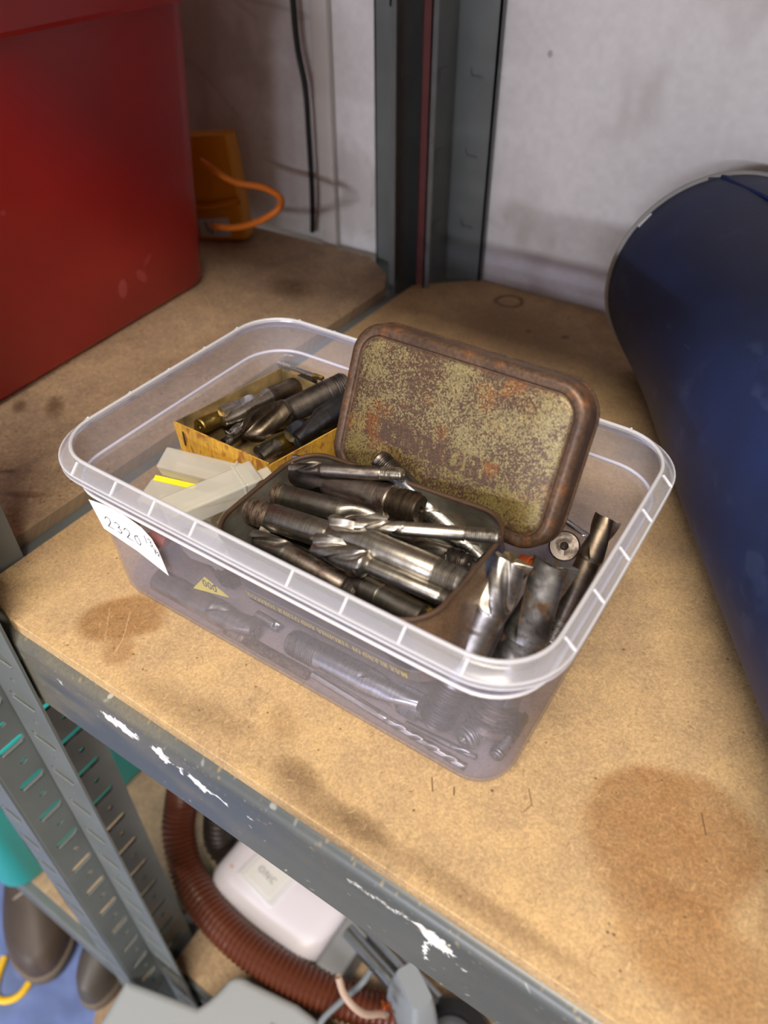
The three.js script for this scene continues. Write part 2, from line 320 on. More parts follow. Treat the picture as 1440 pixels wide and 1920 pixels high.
// front beam: rounded top lip, tall face, folded foot
function beamProfile(h, d) {                               // in (z, y); face at z = 0, back toward -z
  const s = new THREE.Shape();
  s.moveTo(0, -h + 0.001); s.lineTo(0, -0.0105); s.absarc(-0.0085, -0.0105, 0.0085, 0, Math.PI / 2); s.lineTo(-0.016, -0.002);
  s.lineTo(-0.016, -0.004); s.lineTo(-0.0085, -0.004); s.absarc(-0.0085, -0.0105, 0.0065, Math.PI / 2, 0, true); s.lineTo(-0.002, -h + 0.003); s.lineTo(-d, -h + 0.003); s.lineTo(-d, -h); s.lineTo(-0.001, -h); s.lineTo(0, -h + 0.001);
  return s;
}
const beamTex = (() => {
  const X0 = -0.4, L = 1.0, H = 0.07, P = 2000;
  const [c, g] = canvas(L * P, H * P, (x, y) => {
    const k = 1 + 0.10 * (fbm(x / 300, y / 30, 61, 4) - 0.5) + 0.06 * (fbm(x / 3, y / 3, 63, 2) - 0.5);
    const dust = sst(0.50, 0.72, fbm(x / 40, y / 18, 66, 4)) * 0.08 + (1 - sst(250, 620, x)) * sst(0.4, 0.62, fbm(x / 160, y / 60, 67, 3)) * 0.4;
    return mix3([78 * k, 83 * k, 86 * k], [150, 132, 98], dust * (0.4 + 0.8 * noise(x * 0.7, y * 0.7, 68)));
  });
  const X = (x) => (x - X0) * P, Y = (y) => -(y + 0.0070) * P;
  const chip = (pts, col = 'rgba(232,234,236,0.97)') => { g.fillStyle = col; g.beginPath(); const q = []; pts.forEach((p, i) => { const n = pts[(i + 1) % pts.length]; for (let t = 0; t < 1; t += 0.12) { q.push([X(p[0] + (n[0] - p[0]) * t) + rr(-4, 4), Y(p[1] + (n[1] - p[1]) * t) + rr(-4, 4)]); } }); q.forEach((p, i) => (i ? g.lineTo(...p) : g.moveTo(...p))); g.closePath(); g.fill(); };
  chip([[-0.2819, -0.0262], [-0.2675, -0.0222], [-0.2522, -0.0253], [-0.2521, -0.0325], [-0.2631, -0.0338], [-0.2816, -0.0332]]);
  chip([[-0.2436, -0.0290], [-0.2325, -0.0210], [-0.2254, -0.0328], [-0.2333, -0.0374]]);
  chip([[-0.2214, -0.0302], [-0.2160, -0.0286], [-0.2200, -0.0364]]);
  chip([[-0.2131, -0.0285], [-0.2062, -0.0302], [-0.1971, -0.0341], [-0.1949, -0.0335], [-0.2028, -0.0412], [-0.2119, -0.0365]]);
  chip([[-0.1949, -0.0330], [-0.1847, -0.0352], [-0.186, -0.0368]]);
  for (let i = 0; i < 16; i++) { const x = -0.103 + i * 0.0022, y = -0.0243 + 0.0012 * Math.sin(i) + i * 0.00012; chip([[x, y], [x + rr(0.0005, 0.0018), y + rr(-0.0005, 0.0005)], [x + 0.0012, y - rr(0.0006, 0.0022)]], `rgba(222,222,222,${rr(0.5, 0.95)})`); }
  chip([[-0.0652, -0.0205], [-0.0540, -0.0178], [-0.0468, -0.0198], [-0.0423, -0.0305], [-0.0473, -0.0330], [-0.0547, -0.0325], [-0.0561, -0.0337], [-0.0579, -0.0460], [-0.0563, -0.0550], [-0.0583, -0.0575], [-0.0592, -0.0484], [-0.0572, -0.0314]]);
  chip([[-0.3200, -0.0240], [-0.3185, -0.0242], [-0.3190, -0.0262]]); chip([[-0.1690, -0.0325], [-0.1672, -0.0322], [-0.1670, -0.0334]]); chip([[-0.038, -0.037], [-0.0365, -0.037], [-0.037, -0.0382]]);
  for (let i = 0; i < 120; i++) { g.fillStyle = `rgba(205,205,200,${rr(0.15, 0.6)})`; const x = rnd() * L * P, y = rnd() * H * P; g.beginPath(); g.ellipse(x, y, rr(0.8, 5), rr(0.6, 2), rr(0, 3), 0, 7); g.fill(); }
  for (let i = 0; i < 500; i++) { g.fillStyle = `rgba(176,150,104,${rr(0.1, 0.5)})`; g.beginPath(); g.arc(rnd() * L * P, rr(0, 0.022) * P, rr(0.6, 2.4), 0, 7); g.fill(); }
  return ctex(c, true, false);
})();
{
  const g = new THREE.ExtrudeGeometry(beamProfile(0.070, 0.03), { depth: 1.0, bevelEnabled: false, curveSegments: 8 }).rotateY(-Math.PI / 2).translate(1.0, 0, 0);
  const p = g.attributes.position, uv = [];
  for (let i = 0; i < p.count; i++) uv.push(p.getX(i), 1 + p.getY(i) / 0.07);
  g.setAttribute('uv', new THREE.Float32BufferAttribute(uv, 2));
  const t = thing('shelf_beam', 'grey steel beam along the shelf front with chipped white scratches', 'beam', V(-0.4, -0.0070, -0.1240));
  part(t, 'rail', creased(g, 0.5), std({ map: beamTex, roughness: 0.36 }));
}
// steel rail that shows in the gap between the two boards
single('side_rail', 'grey steel rail showing in the gap between the two shelf boards', 'rail', extrude(poly([[-0.0085, -0.04], [0.0085, -0.04], [0.0085, -0.0005], [0.006, 0], [-0.006, 0], [-0.0085, -0.0005]]), 0.49).translate(0, 0, 0), greyPaint, V(-0.4120, -0.0085, -0.655));
single('shelf_beam', 'grey steel beam along the left shelf front, behind the slotted post', 'beam', rbox(0.55, 0.06, 0.025, 0.003), greyPaint, V(-0.745, -0.0445, -0.1065));
// boards above and below
const plainBoard = std({ map: again(leftTex, 1, 1), roughness: 0.8 });
const slab = (w, d, s) => { const g = rbox(w, 0.0135, d, 0.001); planarUV(g, -w / 2, w / 2, -d / 2, d / 2); return g; };
single('upper_shelf', 'brown shelf board above the plastic tub, out of the picture', 'shelf board', slab(1.0, 0.585), plainBoard, V(0.10, 0.545, -0.425));
single('upper_shelf', 'brown shelf board above the red box, out of the picture', 'shelf board', slab(0.58, 0.61), plainBoard, V(-0.7175, 0.44, -0.400));
single('lower_shelf', 'brown lower shelf board under the vacuum hose and the white canister', 'shelf board', slab(1.0, 0.585), plainBoard, V(0.105, -0.667, -0.425));
single('lower_shelf', 'brown lower shelf board of the left rack under the teal crate', 'shelf board', slab(0.58, 0.60), plainBoard, V(-0.7175, -0.667, -0.400));
single('shelf_beam', 'grey steel beam along the front of the left lower shelf board', 'beam', rbox(0.55, 0.055, 0.022, 0.003), greyPaint, V(-0.735, -0.6895, -0.0885 - 0.011));
single('shelf_beam', 'grey steel beam along the front of the right lower shelf board', 'beam', rbox(0.98, 0.055, 0.022, 0.003), greyPaint, V(0.095, -0.7025, -0.139));

// ---------------------------------------------------------------- the clear tub
const TUB = { x: -0.1941, z: -0.2732, a: 0.1434, b: 0.0926, r: 0.0285, h: 0.1128 };
{
  const t = thing('storage_tub', 'clear frosted plastic tub full of milling cutters on the brown shelf', 'plastic tub', V(TUB.x, 0, TUB.z));
  const ring = (o, y, dr = 1) => rrect(TUB.a + o, TUB.b + o, Math.max(0.012, TUB.r + o * dr), 10).map(([x, z]) => [x, y, z]);
  // outside from the floor up and over the rim, then down the inside
  const outer = [ring(-0.060, 0.0004), ring(-0.020, 0.0002), ring(-0.0135, 0.0003), ring(-0.0095, 0.0012), ring(-0.0070, 0.0036), ring(-0.0058, 0.0075), ring(-0.0040, 0.050), ring(-0.0030, 0.0862), ring(-0.0024, 0.0874), ring(0.0008, 0.0882), ring(0.0014, 0.0894), ring(0.0020, 0.1064)];
  const rim = [ring(0.0070, 0.1068), ring(0.0073, 0.1040), ring(0.0080, 0.1034), ring(0.0088, 0.1040), ring(0.0088, 0.1072), ring(0.0082, 0.1080), ring(0.0072, 0.1084), ring(0.0046, 0.1116), ring(0.0036, 0.1124), ring(0.0022, 0.1130), ring(0.0006, 0.1126), ring(0.0001, 0.1112)];
  const inner = [ring(0.0001, 0.0896), ring(-0.0004, 0.0888), ring(-0.0038, 0.0880), ring(-0.0044, 0.0866), ring(-0.0054, 0.050), ring(-0.0071, 0.0085), ring(-0.0084, 0.0046), ring(-0.0110, 0.0024), ring(-0.0150, 0.0016), ring(-0.060, 0.0016)];
  const pp = phys({ color: 0xf0f1fa, transmission: 0.925, roughness: 0.10, ior: 1.4, specularIntensity: 0.3, thickness: 0 });
  part(t, 'tub_body', merge([loft([...outer, rim[0]], { capA: true, crease: 0.7 }), loft([rim[rim.length - 1], ...inner], { capB: true, crease: 0.7 })]), pp);
  const lipPP = phys({ color: 0xf2f3f8, transmission: 0.60, roughness: 0.28, ior: 1.45, thickness: 0 });
  part(t, 'tub_rim', loft(rim, { crease: 0.6 }), phys({ color: 0xf2f3f8, transmission: 0.80, roughness: 0.22, ior: 1.45, thickness: 0 }), 'frosted stepped rim');
  const bead = (o, y, r) => tube(ring(o, y).map((q) => new THREE.Vector3(...q)), r, 220, 8, true);
  part(t, 'inner_lip', bead(0.0014, 0.1126, 0.0011), lipPP);
  part(t, 'outer_lip', merge([bead(0.0086, 0.1073, 0.0006), bead(0.0084, 0.1037, 0.0006)]), lipPP);
  part(t, 'shoulder_ledge', bead(0.0010, 0.0882, 0.0011), phys({ color: 0xf0eef2, transmission: 0.30, roughness: 0.28, ior: 1.45, thickness: 0 }));
  // little ribs across the rim
  const rimPP = phys({ color: 0xf0f0f6, transmission: 0.35, roughness: 0.28, ior: 1.4, thickness: 0 });
  const rib = rbox(0.0013, 0.0016, 0.0082, 0.0005).rotateX(0.74);
  const ribAt = (x, z, turn) => { const m = part(t, 'rim_rib', rib, rimPP); m.position.set(x, 0.1100, z); m.rotation.y = turn; };
  for (const x of [-0.118, -0.088, -0.060, -0.032, 0.028, 0.058, 0.088, 0.118]) { ribAt(x, TUB.b + 0.0058, 0); ribAt(x, -TUB.b - 0.0058, Math.PI); }
  for (const z of [-0.064, -0.032, 0.0, 0.032, 0.064]) { ribAt(TUB.a + 0.0058, z, Math.PI / 2); ribAt(-TUB.a - 0.0058, z, -Math.PI / 2); }
}
// the note stuck on its front wall
{
  const [c, g] = canvas(640, 440);
  g.fillStyle = '#f6f7fa'; g.fillRect(0, 0, 640, 440);
  g.strokeStyle = '#343846'; g.lineWidth = 7; g.lineCap = g.lineJoin = 'round';
  const pen = (pts) => { g.beginPath(); pts.forEach(([x, y], i) => (i ? g.quadraticCurveTo(pts[i - 1][2] ?? (pts[i - 1][0] + x) / 2, pts[i - 1][3] ?? (pts[i - 1][1] + y) / 2, x, y) : g.moveTo(x, y))); g.stroke(); };
  const num = (ch, x, y, s) => {
    const P = (l) => { g.beginPath(); l.forEach(([a, b], i) => (i ? g.lineTo(x + a * s, y + b * s) : g.moveTo(x + a * s, y + b * s))); g.stroke(); };
    if (ch === '2') P([[0, .28], [.1, .1], [.28, .02], [.46, .1], [.5, .28], [.4, .5], [.2, .74], [.05, .92], [.25, .9], [.55, .95]]);
    if (ch === '3') P([[.05, .12], [.25, .02], [.45, .12], [.45, .3], [.25, .44], [.45, .52], [.5, .72], [.35, .92], [.08, .88]]);
    if (ch === '0') P([[.3, .1], [.1, .25], [.05, .55], [.18, .85], [.38, .9], [.52, .65], [.48, .3], [.34, .12], [.46, .02]]);
    if (ch === '1') P([[.2, .02], [.24, .95]]);
    if (ch === '/') P([[.4, .0], [.1, 1]]);
  };
  [...'2320'].forEach((ch, i) => num(ch, 110 + i * 88, 150 + i * 6, 104));
  [...'13'].forEach((ch, i) => num(ch, 488 + i * 40, 120 + i * 6, 70));
  num('1', 560, 190, 44); num('/', 566, 196, 50); num('2', 590, 212, 40);
  const pts = [[-0.3205, 0.0800], [-0.3060, 0.0828], [-0.2929, 0.0836], [-0.2771, 0.0808], [-0.2700, 0.0764], [-0.2668, 0.0690], [-0.2645, 0.0500], [-0.2900, 0.0545], [-0.3163, 0.0590]];
  const cx = -0.292, cy = 0.067;
  const shp = poly(pts.map(([x, y]) => [x - cx, y - cy]));
  const sg = new THREE.ExtrudeGeometry(shp, { depth: 0.0002, bevelEnabled: false });
  const p = sg.attributes.position, uv = [];
  for (let i = 0; i < p.count; i++) { uv.push((p.getX(i) + 0.0285) / 0.056, (p.getY(i) + 0.020) / 0.0385); p.setZ(i, p.getZ(i) + 0.0016 * Math.pow(Math.max(0, (p.getX(i) + 0.005) / 0.03), 2) + 0.045 * (p.getY(i)) ); }
  sg.setAttribute('uv', new THREE.Float32BufferAttribute(uv, 2)); sg.computeVertexNormals();
  single('paper_note', 'white paper note with handwritten 2320 stuck on the front of the tub', 'note', sg, std({ map: ctex(c, true, false), roughness: 0.85 }), V(cx, cy, -0.1823));
}

// ---------------------------------------------------------------- milling cutters
const STEEL = {
  bright: steelMaterial([184, 179, 170], { stainAmt: 0.45, rust: 0.06, rough: 0.30, s: 3, stain: [84, 76, 66] }),
  worn: steelMaterial([142, 139, 134], { stainAmt: 0.75, rust: 0.22, rough: 0.40, s: 25, stain: [62, 58, 54] }),
  mid: steelMaterial([158, 153, 145], { stainAmt: 0.55, rust: 0.10, rough: 0.36, s: 5, stain: [74, 66, 57] }),
  dark: steelMaterial([122, 114, 108], { stainAmt: 0.6, rust: 0.05, rough: 0.40, s: 7, stain: [48, 42, 38] }),
  brown: steelMaterial([150, 138, 128], { stainAmt: 0.8, rust: 0.12, rough: 0.40, s: 9, stain: [66, 52, 46] }),
  oil: steelMaterial([116, 104, 90], { stainAmt: 0.6, rust: 0.06, rough: 0.36, s: 13, stain: [52, 44, 34] }),
  blue: steelMaterial([112, 115, 120], { stainAmt: 0.5, rust: 0.0, rough: 0.30, s: 15, stain: [56, 58, 62] }),
  polish: steelMaterial([214, 212, 208], { stainAmt: 0.2, rust: 0.0, rough: 0.24, s: 17, stain: [130, 126, 120] }),
  rust: steelMaterial([150, 136, 122], { stainAmt: 0.8, rust: 0.2, rough: 0.5, s: 19, stain: [70, 54, 44] }),
  gold: steelMaterial([150, 126, 66], { stainAmt: 0.7, rust: 0.05, rough: 0.42, s: 21, stain: [70, 58, 32] }),
};
// fluted head: local y runs from the tip (0) to the shank (L)
function flutedHead(R, L, n, helix, shankR, ball) {
  const N = 40, U = n === 2 ? [0, 0.01, 0.04, 0.09, 0.14, 0.19, 0.24, 0.29, 0.34, 0.39, 0.43, 0.47, 0.51, 0.55, 0.59, 0.63, 0.67, 0.71, 0.75, 0.79, 0.83, 0.87, 0.91, 0.945, 0.975, 0.992] : [0, 0.015, 0.08, 0.15, 0.22, 0.29, 0.35, 0.41, 0.47, 0.53, 0.59, 0.65, 0.71, 0.77, 0.83, 0.88, 0.93, 0.97];
  const core = n === 2 ? 0.40 : n === 3 ? 0.52 : 0.60;
  const g = (u) => {
    const land = n === 2 ? 0.46 : 0.34, back = n === 2 ? 0.90 : 0.84;
    if (u < land) return 1 - 0.05 * sst(0.10, land, u);
    if (u < back) return 0.95 + (core - 0.95) * sst(land, back, u);
    return core + (1 - core) * Math.pow((u - back) / (1 - back), 3) * 0.9;
  };
  const rings = [];
  for (let k = 0; k <= N; k++) {
    const t = k / N, y = t * L, depth = 1 - sst(0.66, 1.0, t), Rb = R + (shankR - R) * sst(0.9, 1, t);
    const Re = ball ? Rb * Math.sqrt(Math.max(0.10, 1 - Math.pow(Math.max(0, 1 - y / (R * 1.1)), 2))) : Rb;
    const tw = y * Math.tan(helix * Math.PI / 180) / R, ring = [];
    for (let f = 0; f < n; f++) for (const u of U) {
      const th = (f + u) / n * 2 * Math.PI + tw, q = 1 - depth * (1 - g(u)), r = Re * q;
      ring.push([r * Math.cos(th), y - (k === 0 && !ball ? 0.10 * R * (u < 0.3 ? 1 - u / 0.3 : 0) : 0), r * Math.sin(th)]);
    }
    rings.push(ring);
  }
  const dish = rings[0].map(([x, y, z]) => [x * 0.25, y + (ball ? -0.02 : 0.16) * R, z * 0.25]);
  const g2 = loft([dish, ...rings], { capA: true, crease: 1.1 }), uv = g2.attributes.uv;
  for (let i = 0; i < uv.count; i++) uv.setXY(i, uv.getX(i) * 15, uv.getY(i) * 11);
  return g2;
}
function makeCutter(kind, tip, end, D, o, label, group) {
  const a = V(...tip), b = V(...end), L = a.distanceTo(b), R = D / 2, Rf = R * (o.df ?? 1), Lf = L * o.Lf, Lt = L * (o.Lt || 0);
  const t = thing(kind, label, kind === 'drill_bit' ? 'rod' : 'milling cutter', a, group);
  t.quaternion.setFromUnitVectors(new THREE.Vector3(0, 1, 0), b.clone().sub(a).normalize());
  t.rotateY(o.spin ?? ((tip[0] * 977 + tip[2] * 613) % 1) * 6.283);
  part(t, 'fluted_head', flutedHead(Rf, Lf, o.n, o.helix ?? 27, R, o.ball), STEEL[o.hm ?? o.m]);
  const c = Math.min(0.0008, R * 0.15), y1 = L - Lt, pts = [[R * 0.98, Lf - 0.0002]];
  if (o.groove) { const gy = Lf + (y1 - Lf) * (o.Lt ? 0.82 : 0.3); pts.push([R, gy - 0.0008], [R * 0.93, gy - 0.0003], [R * 0.93, gy + 0.0003], [R, gy + 0.0008]); }
  const hole = Math.min(0.0022, R * 0.28), capEnd = (r, y) => [[r, y - c], [r - c, y], [hole * (o.face === 1 ? 1.1 : 1), y], [hole * 0.9, y - 0.0016], [0.00005, y - 0.0030]];
  if (!Lt) pts.push(...capEnd(R, L)); else pts.push([R, y1 - c], [R * 0.93, y1]);
  part(t, 'shank', lathe(pts, 36), STEEL[o.m]);
  if (Lt) {
    const q = [[R * 0.90, y1 - 0.0002]], p = Math.max(0.0010, R * 0.19), n = Math.max(3, Math.floor((Lt - c * 2.5) / p)), d = p * 0.60;
    for (let i = 0; i < n; i++) { const y = y1 + 0.0004 + i * p; q.push([R - d, y], [R * 0.995, y + p * 0.42], [R * 0.995, y + p * 0.58], [R - d, y + p * 0.97]); }
    q.push([R * 0.88, L - c * 2], ...capEnd(R * 0.88, L));
    part(t, 'threaded_end', lathe(q, 36), STEEL[o.tm ?? o.m]);
  }
  return t;
}
const CUTTERS = [
  ['end_mill', [-0.2254, 0.1000, -0.2486], [-0.1616, 0.1120, -0.2645], 0.0076, { n: 2, Lf: .3, Lt: .19, df: .8, m: 'dark', tm: 'bright' }, 'slim dark cutter with a bright thread, at the back of the tin', 'milling cutters heaped in the tin'],
  ['end_mill', [-0.2356, 0.0850, -0.2624], [-0.1462, 0.1000, -0.2571], 0.0177, { n: 2, Lf: .33, Lt: .2, m: 'brown', hm: 'dark', tm: 'oil', groove: 1 }, 'thickest dark cutter in the tin, its flat black shank end facing right', 'milling cutters heaped in the tin'],
  ['end_mill', [-0.1607, 0.0880, -0.2511], [-0.2450, 0.0800, -0.2419], 0.0129, { n: 2, Lf: .36, Lt: .2, m: 'mid', tm: 'rust' }, 'grey cutter in the tin, upper of two with rusty threads at the left', 'milling cutters heaped in the tin'],
  ['end_mill', [-0.1604, 0.0880, -0.2289], [-0.2377, 0.0820, -0.2228], 0.0155, { n: 4, Lf: .3, Lt: .21, m: 'bright', tm: 'rust' }, 'shiny cutter in the tin, lower of two with rusty threads at the left', 'milling cutters heaped in the tin'],
  ['slot_drill', [-0.1733, 0.1060, -0.2164], [-0.0978, 0.1120, -0.2135], 0.0138, { n: 2, Lf: .34, Lt: .19, m: 'bright', tm: 'mid' }, 'large grey cutter on top of the tin pile, its thread on the right rim', 'milling cutters heaped in the tin'],
  ['end_mill', [-0.1749, 0.1020, -0.2068], [-0.0984, 0.1080, -0.2045], 0.0080, { n: 4, Lf: .42, Lt: .08, df: 1.78, m: 'bright', tm: 'mid', helix: 32 }, 'four flute cutter with a wide shiny head and thin shank, front of the tin pile', 'milling cutters heaped in the tin'],
  ['end_mill', [-0.2212, 0.0800, -0.2108], [-0.1499, 0.0820, -0.2049], 0.0108, { n: 3, Lf: .34, Lt: .12, m: 'brown', hm: 'mid', tm: 'dark', df: 1.05 }, 'brown cutter lying along the front rim of the tin, head at the left corner', 'milling cutters heaped in the tin'],
  ['slot_drill', [-0.1680, 0.0820, -0.2109], [-0.1130, 0.0880, -0.2044], 0.0124, { n: 2, Lf: .36, Lt: .0, m: 'bright', hm: 'dark', groove: 1 }, 'short cutter with a ring groove in its shank, at the front corner of the tin', 'milling cutters heaped in the tin'],
  ['end_mill', [-0.1104, 0.0850, -0.2115], [-0.1511, 0.0830, -0.2150], 0.0057, { n: 2, Lf: .45, Lt: .0, m: 'mid', hm: 'gold' }, 'thin cutter with a bright fluted tip, half hidden at the front corner of the tin', 'milling cutters heaped in the tin'],
  ['slot_drill', [-0.1615, 0.1100, -0.2208], [-0.0955, 0.1190, -0.2426], 0.0073, { n: 2, Lf: .36, Lt: .23, m: 'bright', tm: 'mid', helix: 35 }, 'slim shiny cutter lying level across the tin, thread touching the right rim', 'milling cutters heaped in the tin'],
  ['slot_drill', [-0.1124, 0.0800, -0.2620], [-0.1814, 0.1120, -0.2697], 0.0118, { n: 2, Lf: .5, Lt: .18, m: 'blue', hm: 'polish', tm: 'dark', helix: 38 }, 'dark cutter leaning against the tin lid, its threaded end up', 'milling cutters heaped in the tin'],
  ['end_mill', [-0.1210, 0.0950, -0.2407], [-0.1555, 0.0900, -0.2440], 0.0078, { n: 3, Lf: .5, Lt: .0, m: 'mid' }, 'small grey cutter with an orange rust spot on its tip, under the level slim one', 'milling cutters heaped in the tin'],
  ['end_mill', [-0.0872, 0.1080, -0.2429], [-0.0969, 0.0280, -0.1933], 0.0183, { n: 4, Lf: .30, Lt: .26, m: 'mid', hm: 'bright', tm: 'dark', df: 1.05, helix: 34 }, 'thick cutter standing tip up right beside the tin, thread down in the tub corner', 'milling cutters lying loose in the tub'],
  ['slot_drill', [-0.0710, 0.1020, -0.2572], [-0.0745, 0.0260, -0.2055], 0.0220, { n: 2, Lf: .44, Lt: .2, m: 'worn', hm: 'worn', tm: 'rust', df: 1.06, helix: 16, spin: 2.5 }, 'largest two flute cutter standing tip up in the right front of the tub', 'milling cutters lying loose in the tub'],
  ['slot_drill', [-0.0663, 0.0850, -0.3218], [-0.0690, 0.0300, -0.2711], 0.0135, { n: 2, Lf: .34, Lt: .2, m: 'oil', hm: 'oil', tm: 'bright', df: 1.1 }, 'dark brown cutter leaning along the right wall of the tub, bright thread at the bottom', 'milling cutters lying loose in the tub'],
  ['end_mill', [-0.0966, 0.0173, -0.3598], [-0.0840, 0.0620, -0.3129], 0.0175, { n: 2, Lf: .4, Lt: .0, m: 'dark', face: 1 }, 'cutter seen end on, its round grey shank face with a dark centre hole', 'milling cutters lying loose in the tub'],
  ['drill_bit', [-0.0820, 0.0300, -0.3629], [-0.1015, 0.0420, -0.3565], 0.0037, { n: 2, Lf: .3, Lt: .0, m: 'polish' }, 'thin bright rod behind the round grey shank face at the tub back', 'milling cutters lying loose in the tub'],
  ['slot_drill', [-0.2218, 0.0107, -0.1984], [-0.3015, 0.0107, -0.1984], 0.0150, { n: 2, Lf: .42, Lt: .0, m: 'mid', df: 1.08 }, 'big grey cutter seen through the tub wall below the paper note', 'milling cutters lying loose in the tub'],
  ['drill_bit', [-0.2151, 0.0059, -0.2120], [-0.2330, 0.0068, -0.2120], 0.0065, { n: 2, Lf: .2, Lt: .0, m: 'bright' }, 'short bright shank seen through the tub wall above the rusty threaded rod', 'milling cutters lying loose in the tub'],
  ['slot_drill', [-0.2428, 0.0063, -0.1938], [-0.1785, 0.0063, -0.1938], 0.0068, { n: 2, Lf: .2, Lt: .75, m: 'rust', tm: 'rust' }, 'rusty threaded rod lying at the foot of the front tub wall', 'milling cutters lying loose in the tub'],
  ['slot_drill', [-0.1120, 0.0157, -0.2045], [-0.1997, 0.0122, -0.2045], 0.0160, { n: 2, Lf: .42, Lt: .24, m: 'polish', hm: 'polish', tm: 'mid', helix: 24 }, 'brightest thick cutter seen through the front tub wall under the gold print', 'milling cutters lying loose in the tub'],
  ['end_mill', [-0.0774, 0.0054, -0.1928], [-0.1747, 0.0123, -0.1928], 0.0048, { n: 2, Lf: .55, Lt: .0, m: 'mid', helix: 36 }, 'long thin spiral cutter along the bottom edge of the front tub wall', 'milling cutters lying loose in the tub'],
  ['end_mill', [-0.1557, 0.0070, -0.2070], [-0.1084, 0.0070, -0.2070], 0.0076, { n: 2, Lf: .3, Lt: .0, m: 'mid' }, 'slim cutter seen through the tub wall, its small round end beside a big thread', 'milling cutters lying loose in the tub'],
  ['drill_bit', [-0.0744, 0.0098, -0.1985], [-0.1168, 0.0046, -0.1985], 0.0036, { n: 2, Lf: .35, Lt: .0, m: 'mid' }, 'thin plain rod lying by the front right corner of the tub floor', 'milling cutters lying loose in the tub'],
  ['end_mill', [-0.0750, 0.0115, -0.2360], [-0.0843, 0.0122, -0.2020], 0.0141, { n: 3, Lf: .4, Lt: .3, m: 'mid', tm: 'bright', face: 1 }, 'cutter with a ring shaped end seen through the tub corner, below the big threads', 'milling cutters lying loose in the tub'],
  ['end_mill', [-0.0652, 0.0078, -0.2350], [-0.0669, 0.0081, -0.2050], 0.0084, { n: 3, Lf: .4, Lt: .4, m: 'dark', tm: 'mid', face: 1 }, 'small round shank end lowest in the right front tub corner', 'milling cutters lying loose in the tub'],
  ['slot_drill', [-0.2940, 0.0750, -0.2822], [-0.2645, 0.0850, -0.3564], 0.0170, { n: 3, Lf: .44, Lt: .13, m: 'dark', hm: 'oil', tm: 'dark', df: 1.22, groove: 1, ball: 1 }, 'biggest dark cutter in the yellow box, with a rounded head and a ring', 'milling cutters in the yellow box'],
  ['slot_drill', [-0.2646, 0.0750, -0.2966], [-0.2559, 0.0780, -0.3482], 0.0169, { n: 2, Lf: .52, Lt: .0, m: 'blue', hm: 'blue' }, 'dark two flute cutter at the right side of the yellow box', 'milling cutters in the yellow box'],
  ['slot_drill', [-0.3188, 0.0750, -0.2898], [-0.3023, 0.0700, -0.3657], 0.0140, { n: 2, Lf: .5, Lt: .0, m: 'oil', hm: 'polish' }, 'dark cutter with a bright flute behind the biggest one in the yellow box', 'milling cutters in the yellow box'],
  ['end_mill', [-0.3288, 0.0620, -0.3257], [-0.3268, 0.0720, -0.2758], 0.0109, { n: 2, Lf: .3, Lt: .0, m: 'gold', face: 2 }, 'cutter at the left of the yellow box with a bright round end face', 'milling cutters in the yellow box'],
  ['end_mill', [-0.3107, 0.0660, -0.2863], [-0.3146, 0.0600, -0.3282], 0.0080, { n: 3, Lf: .4, Lt: .0, m: 'gold', hm: 'polish' }, 'small cutter with a gleaming tip near the front of the yellow box', 'milling cutters in the yellow box'],
  ['end_mill', [-0.3106, 0.0620, -0.2801], [-0.3154, 0.0560, -0.3205], 0.0080, { n: 2, Lf: .4, Lt: .0, m: 'dark' }, 'small black cutter just inside the front edge of the yellow box', 'milling cutters in the yellow box'],
  ['end_mill', [-0.2785, 0.0680, -0.2784], [-0.2719, 0.0620, -0.3279], 0.0112, { n: 2, Lf: .3, Lt: .0, m: 'gold', hm: 'mid' }, 'olive brown cutter in the front right corner of the yellow box', 'milling cutters in the yellow box'],
  ['drill_bit', [-0.2834, 0.0830, -0.3544], [-0.3237, 0.0820, -0.3557], 0.0037, { n: 2, Lf: .2, Lt: .0, m: 'polish', hm: 'gold' }, 'thin bright rod with a golden end lying on the back of the yellow box', 'milling cutters in the yellow box'],
];
for (const c of CUTTERS) makeCutter(...c);
// cutters buried under the tin; only glimpses of them show through the tub wall
[[[-0.245, 0.010, -0.226], [-0.165, 0.010, -0.228], 0.0150, 'dark cutter lying under the tin, second row behind the paper note'], [[-0.235, 0.011, -0.248], [-0.150, 0.011, -0.250], 0.0160, 'dark cutter lying flat under the middle of the tin'],
 [[-0.120, 0.010, -0.228], [-0.150, 0.026, -0.222], 0.0120, 'dark cutter propped under the right half of the tin'], [[-0.225, 0.027, -0.238], [-0.150, 0.030, -0.238], 0.0150, 'dark cutter on top of the lower ones, carrying the tin'],
 [[-0.262, 0.010, -0.222], [-0.300, 0.010, -0.240], 0.0130, 'dark cutter lying under the clear plastic cases'], [[-0.105, 0.010, -0.262], [-0.160, 0.010, -0.268], 0.0140, 'dark cutter lying flat below the leaning tin lid'],
].forEach(([a, b, d, l]) => makeCutter('end_mill', a, b, d, { n: 2, Lf: 0.4, Lt: 0.2, m: 'oil', hm: 'dark', tm: 'dark' }, l, 'milling cutters buried under the tin'));

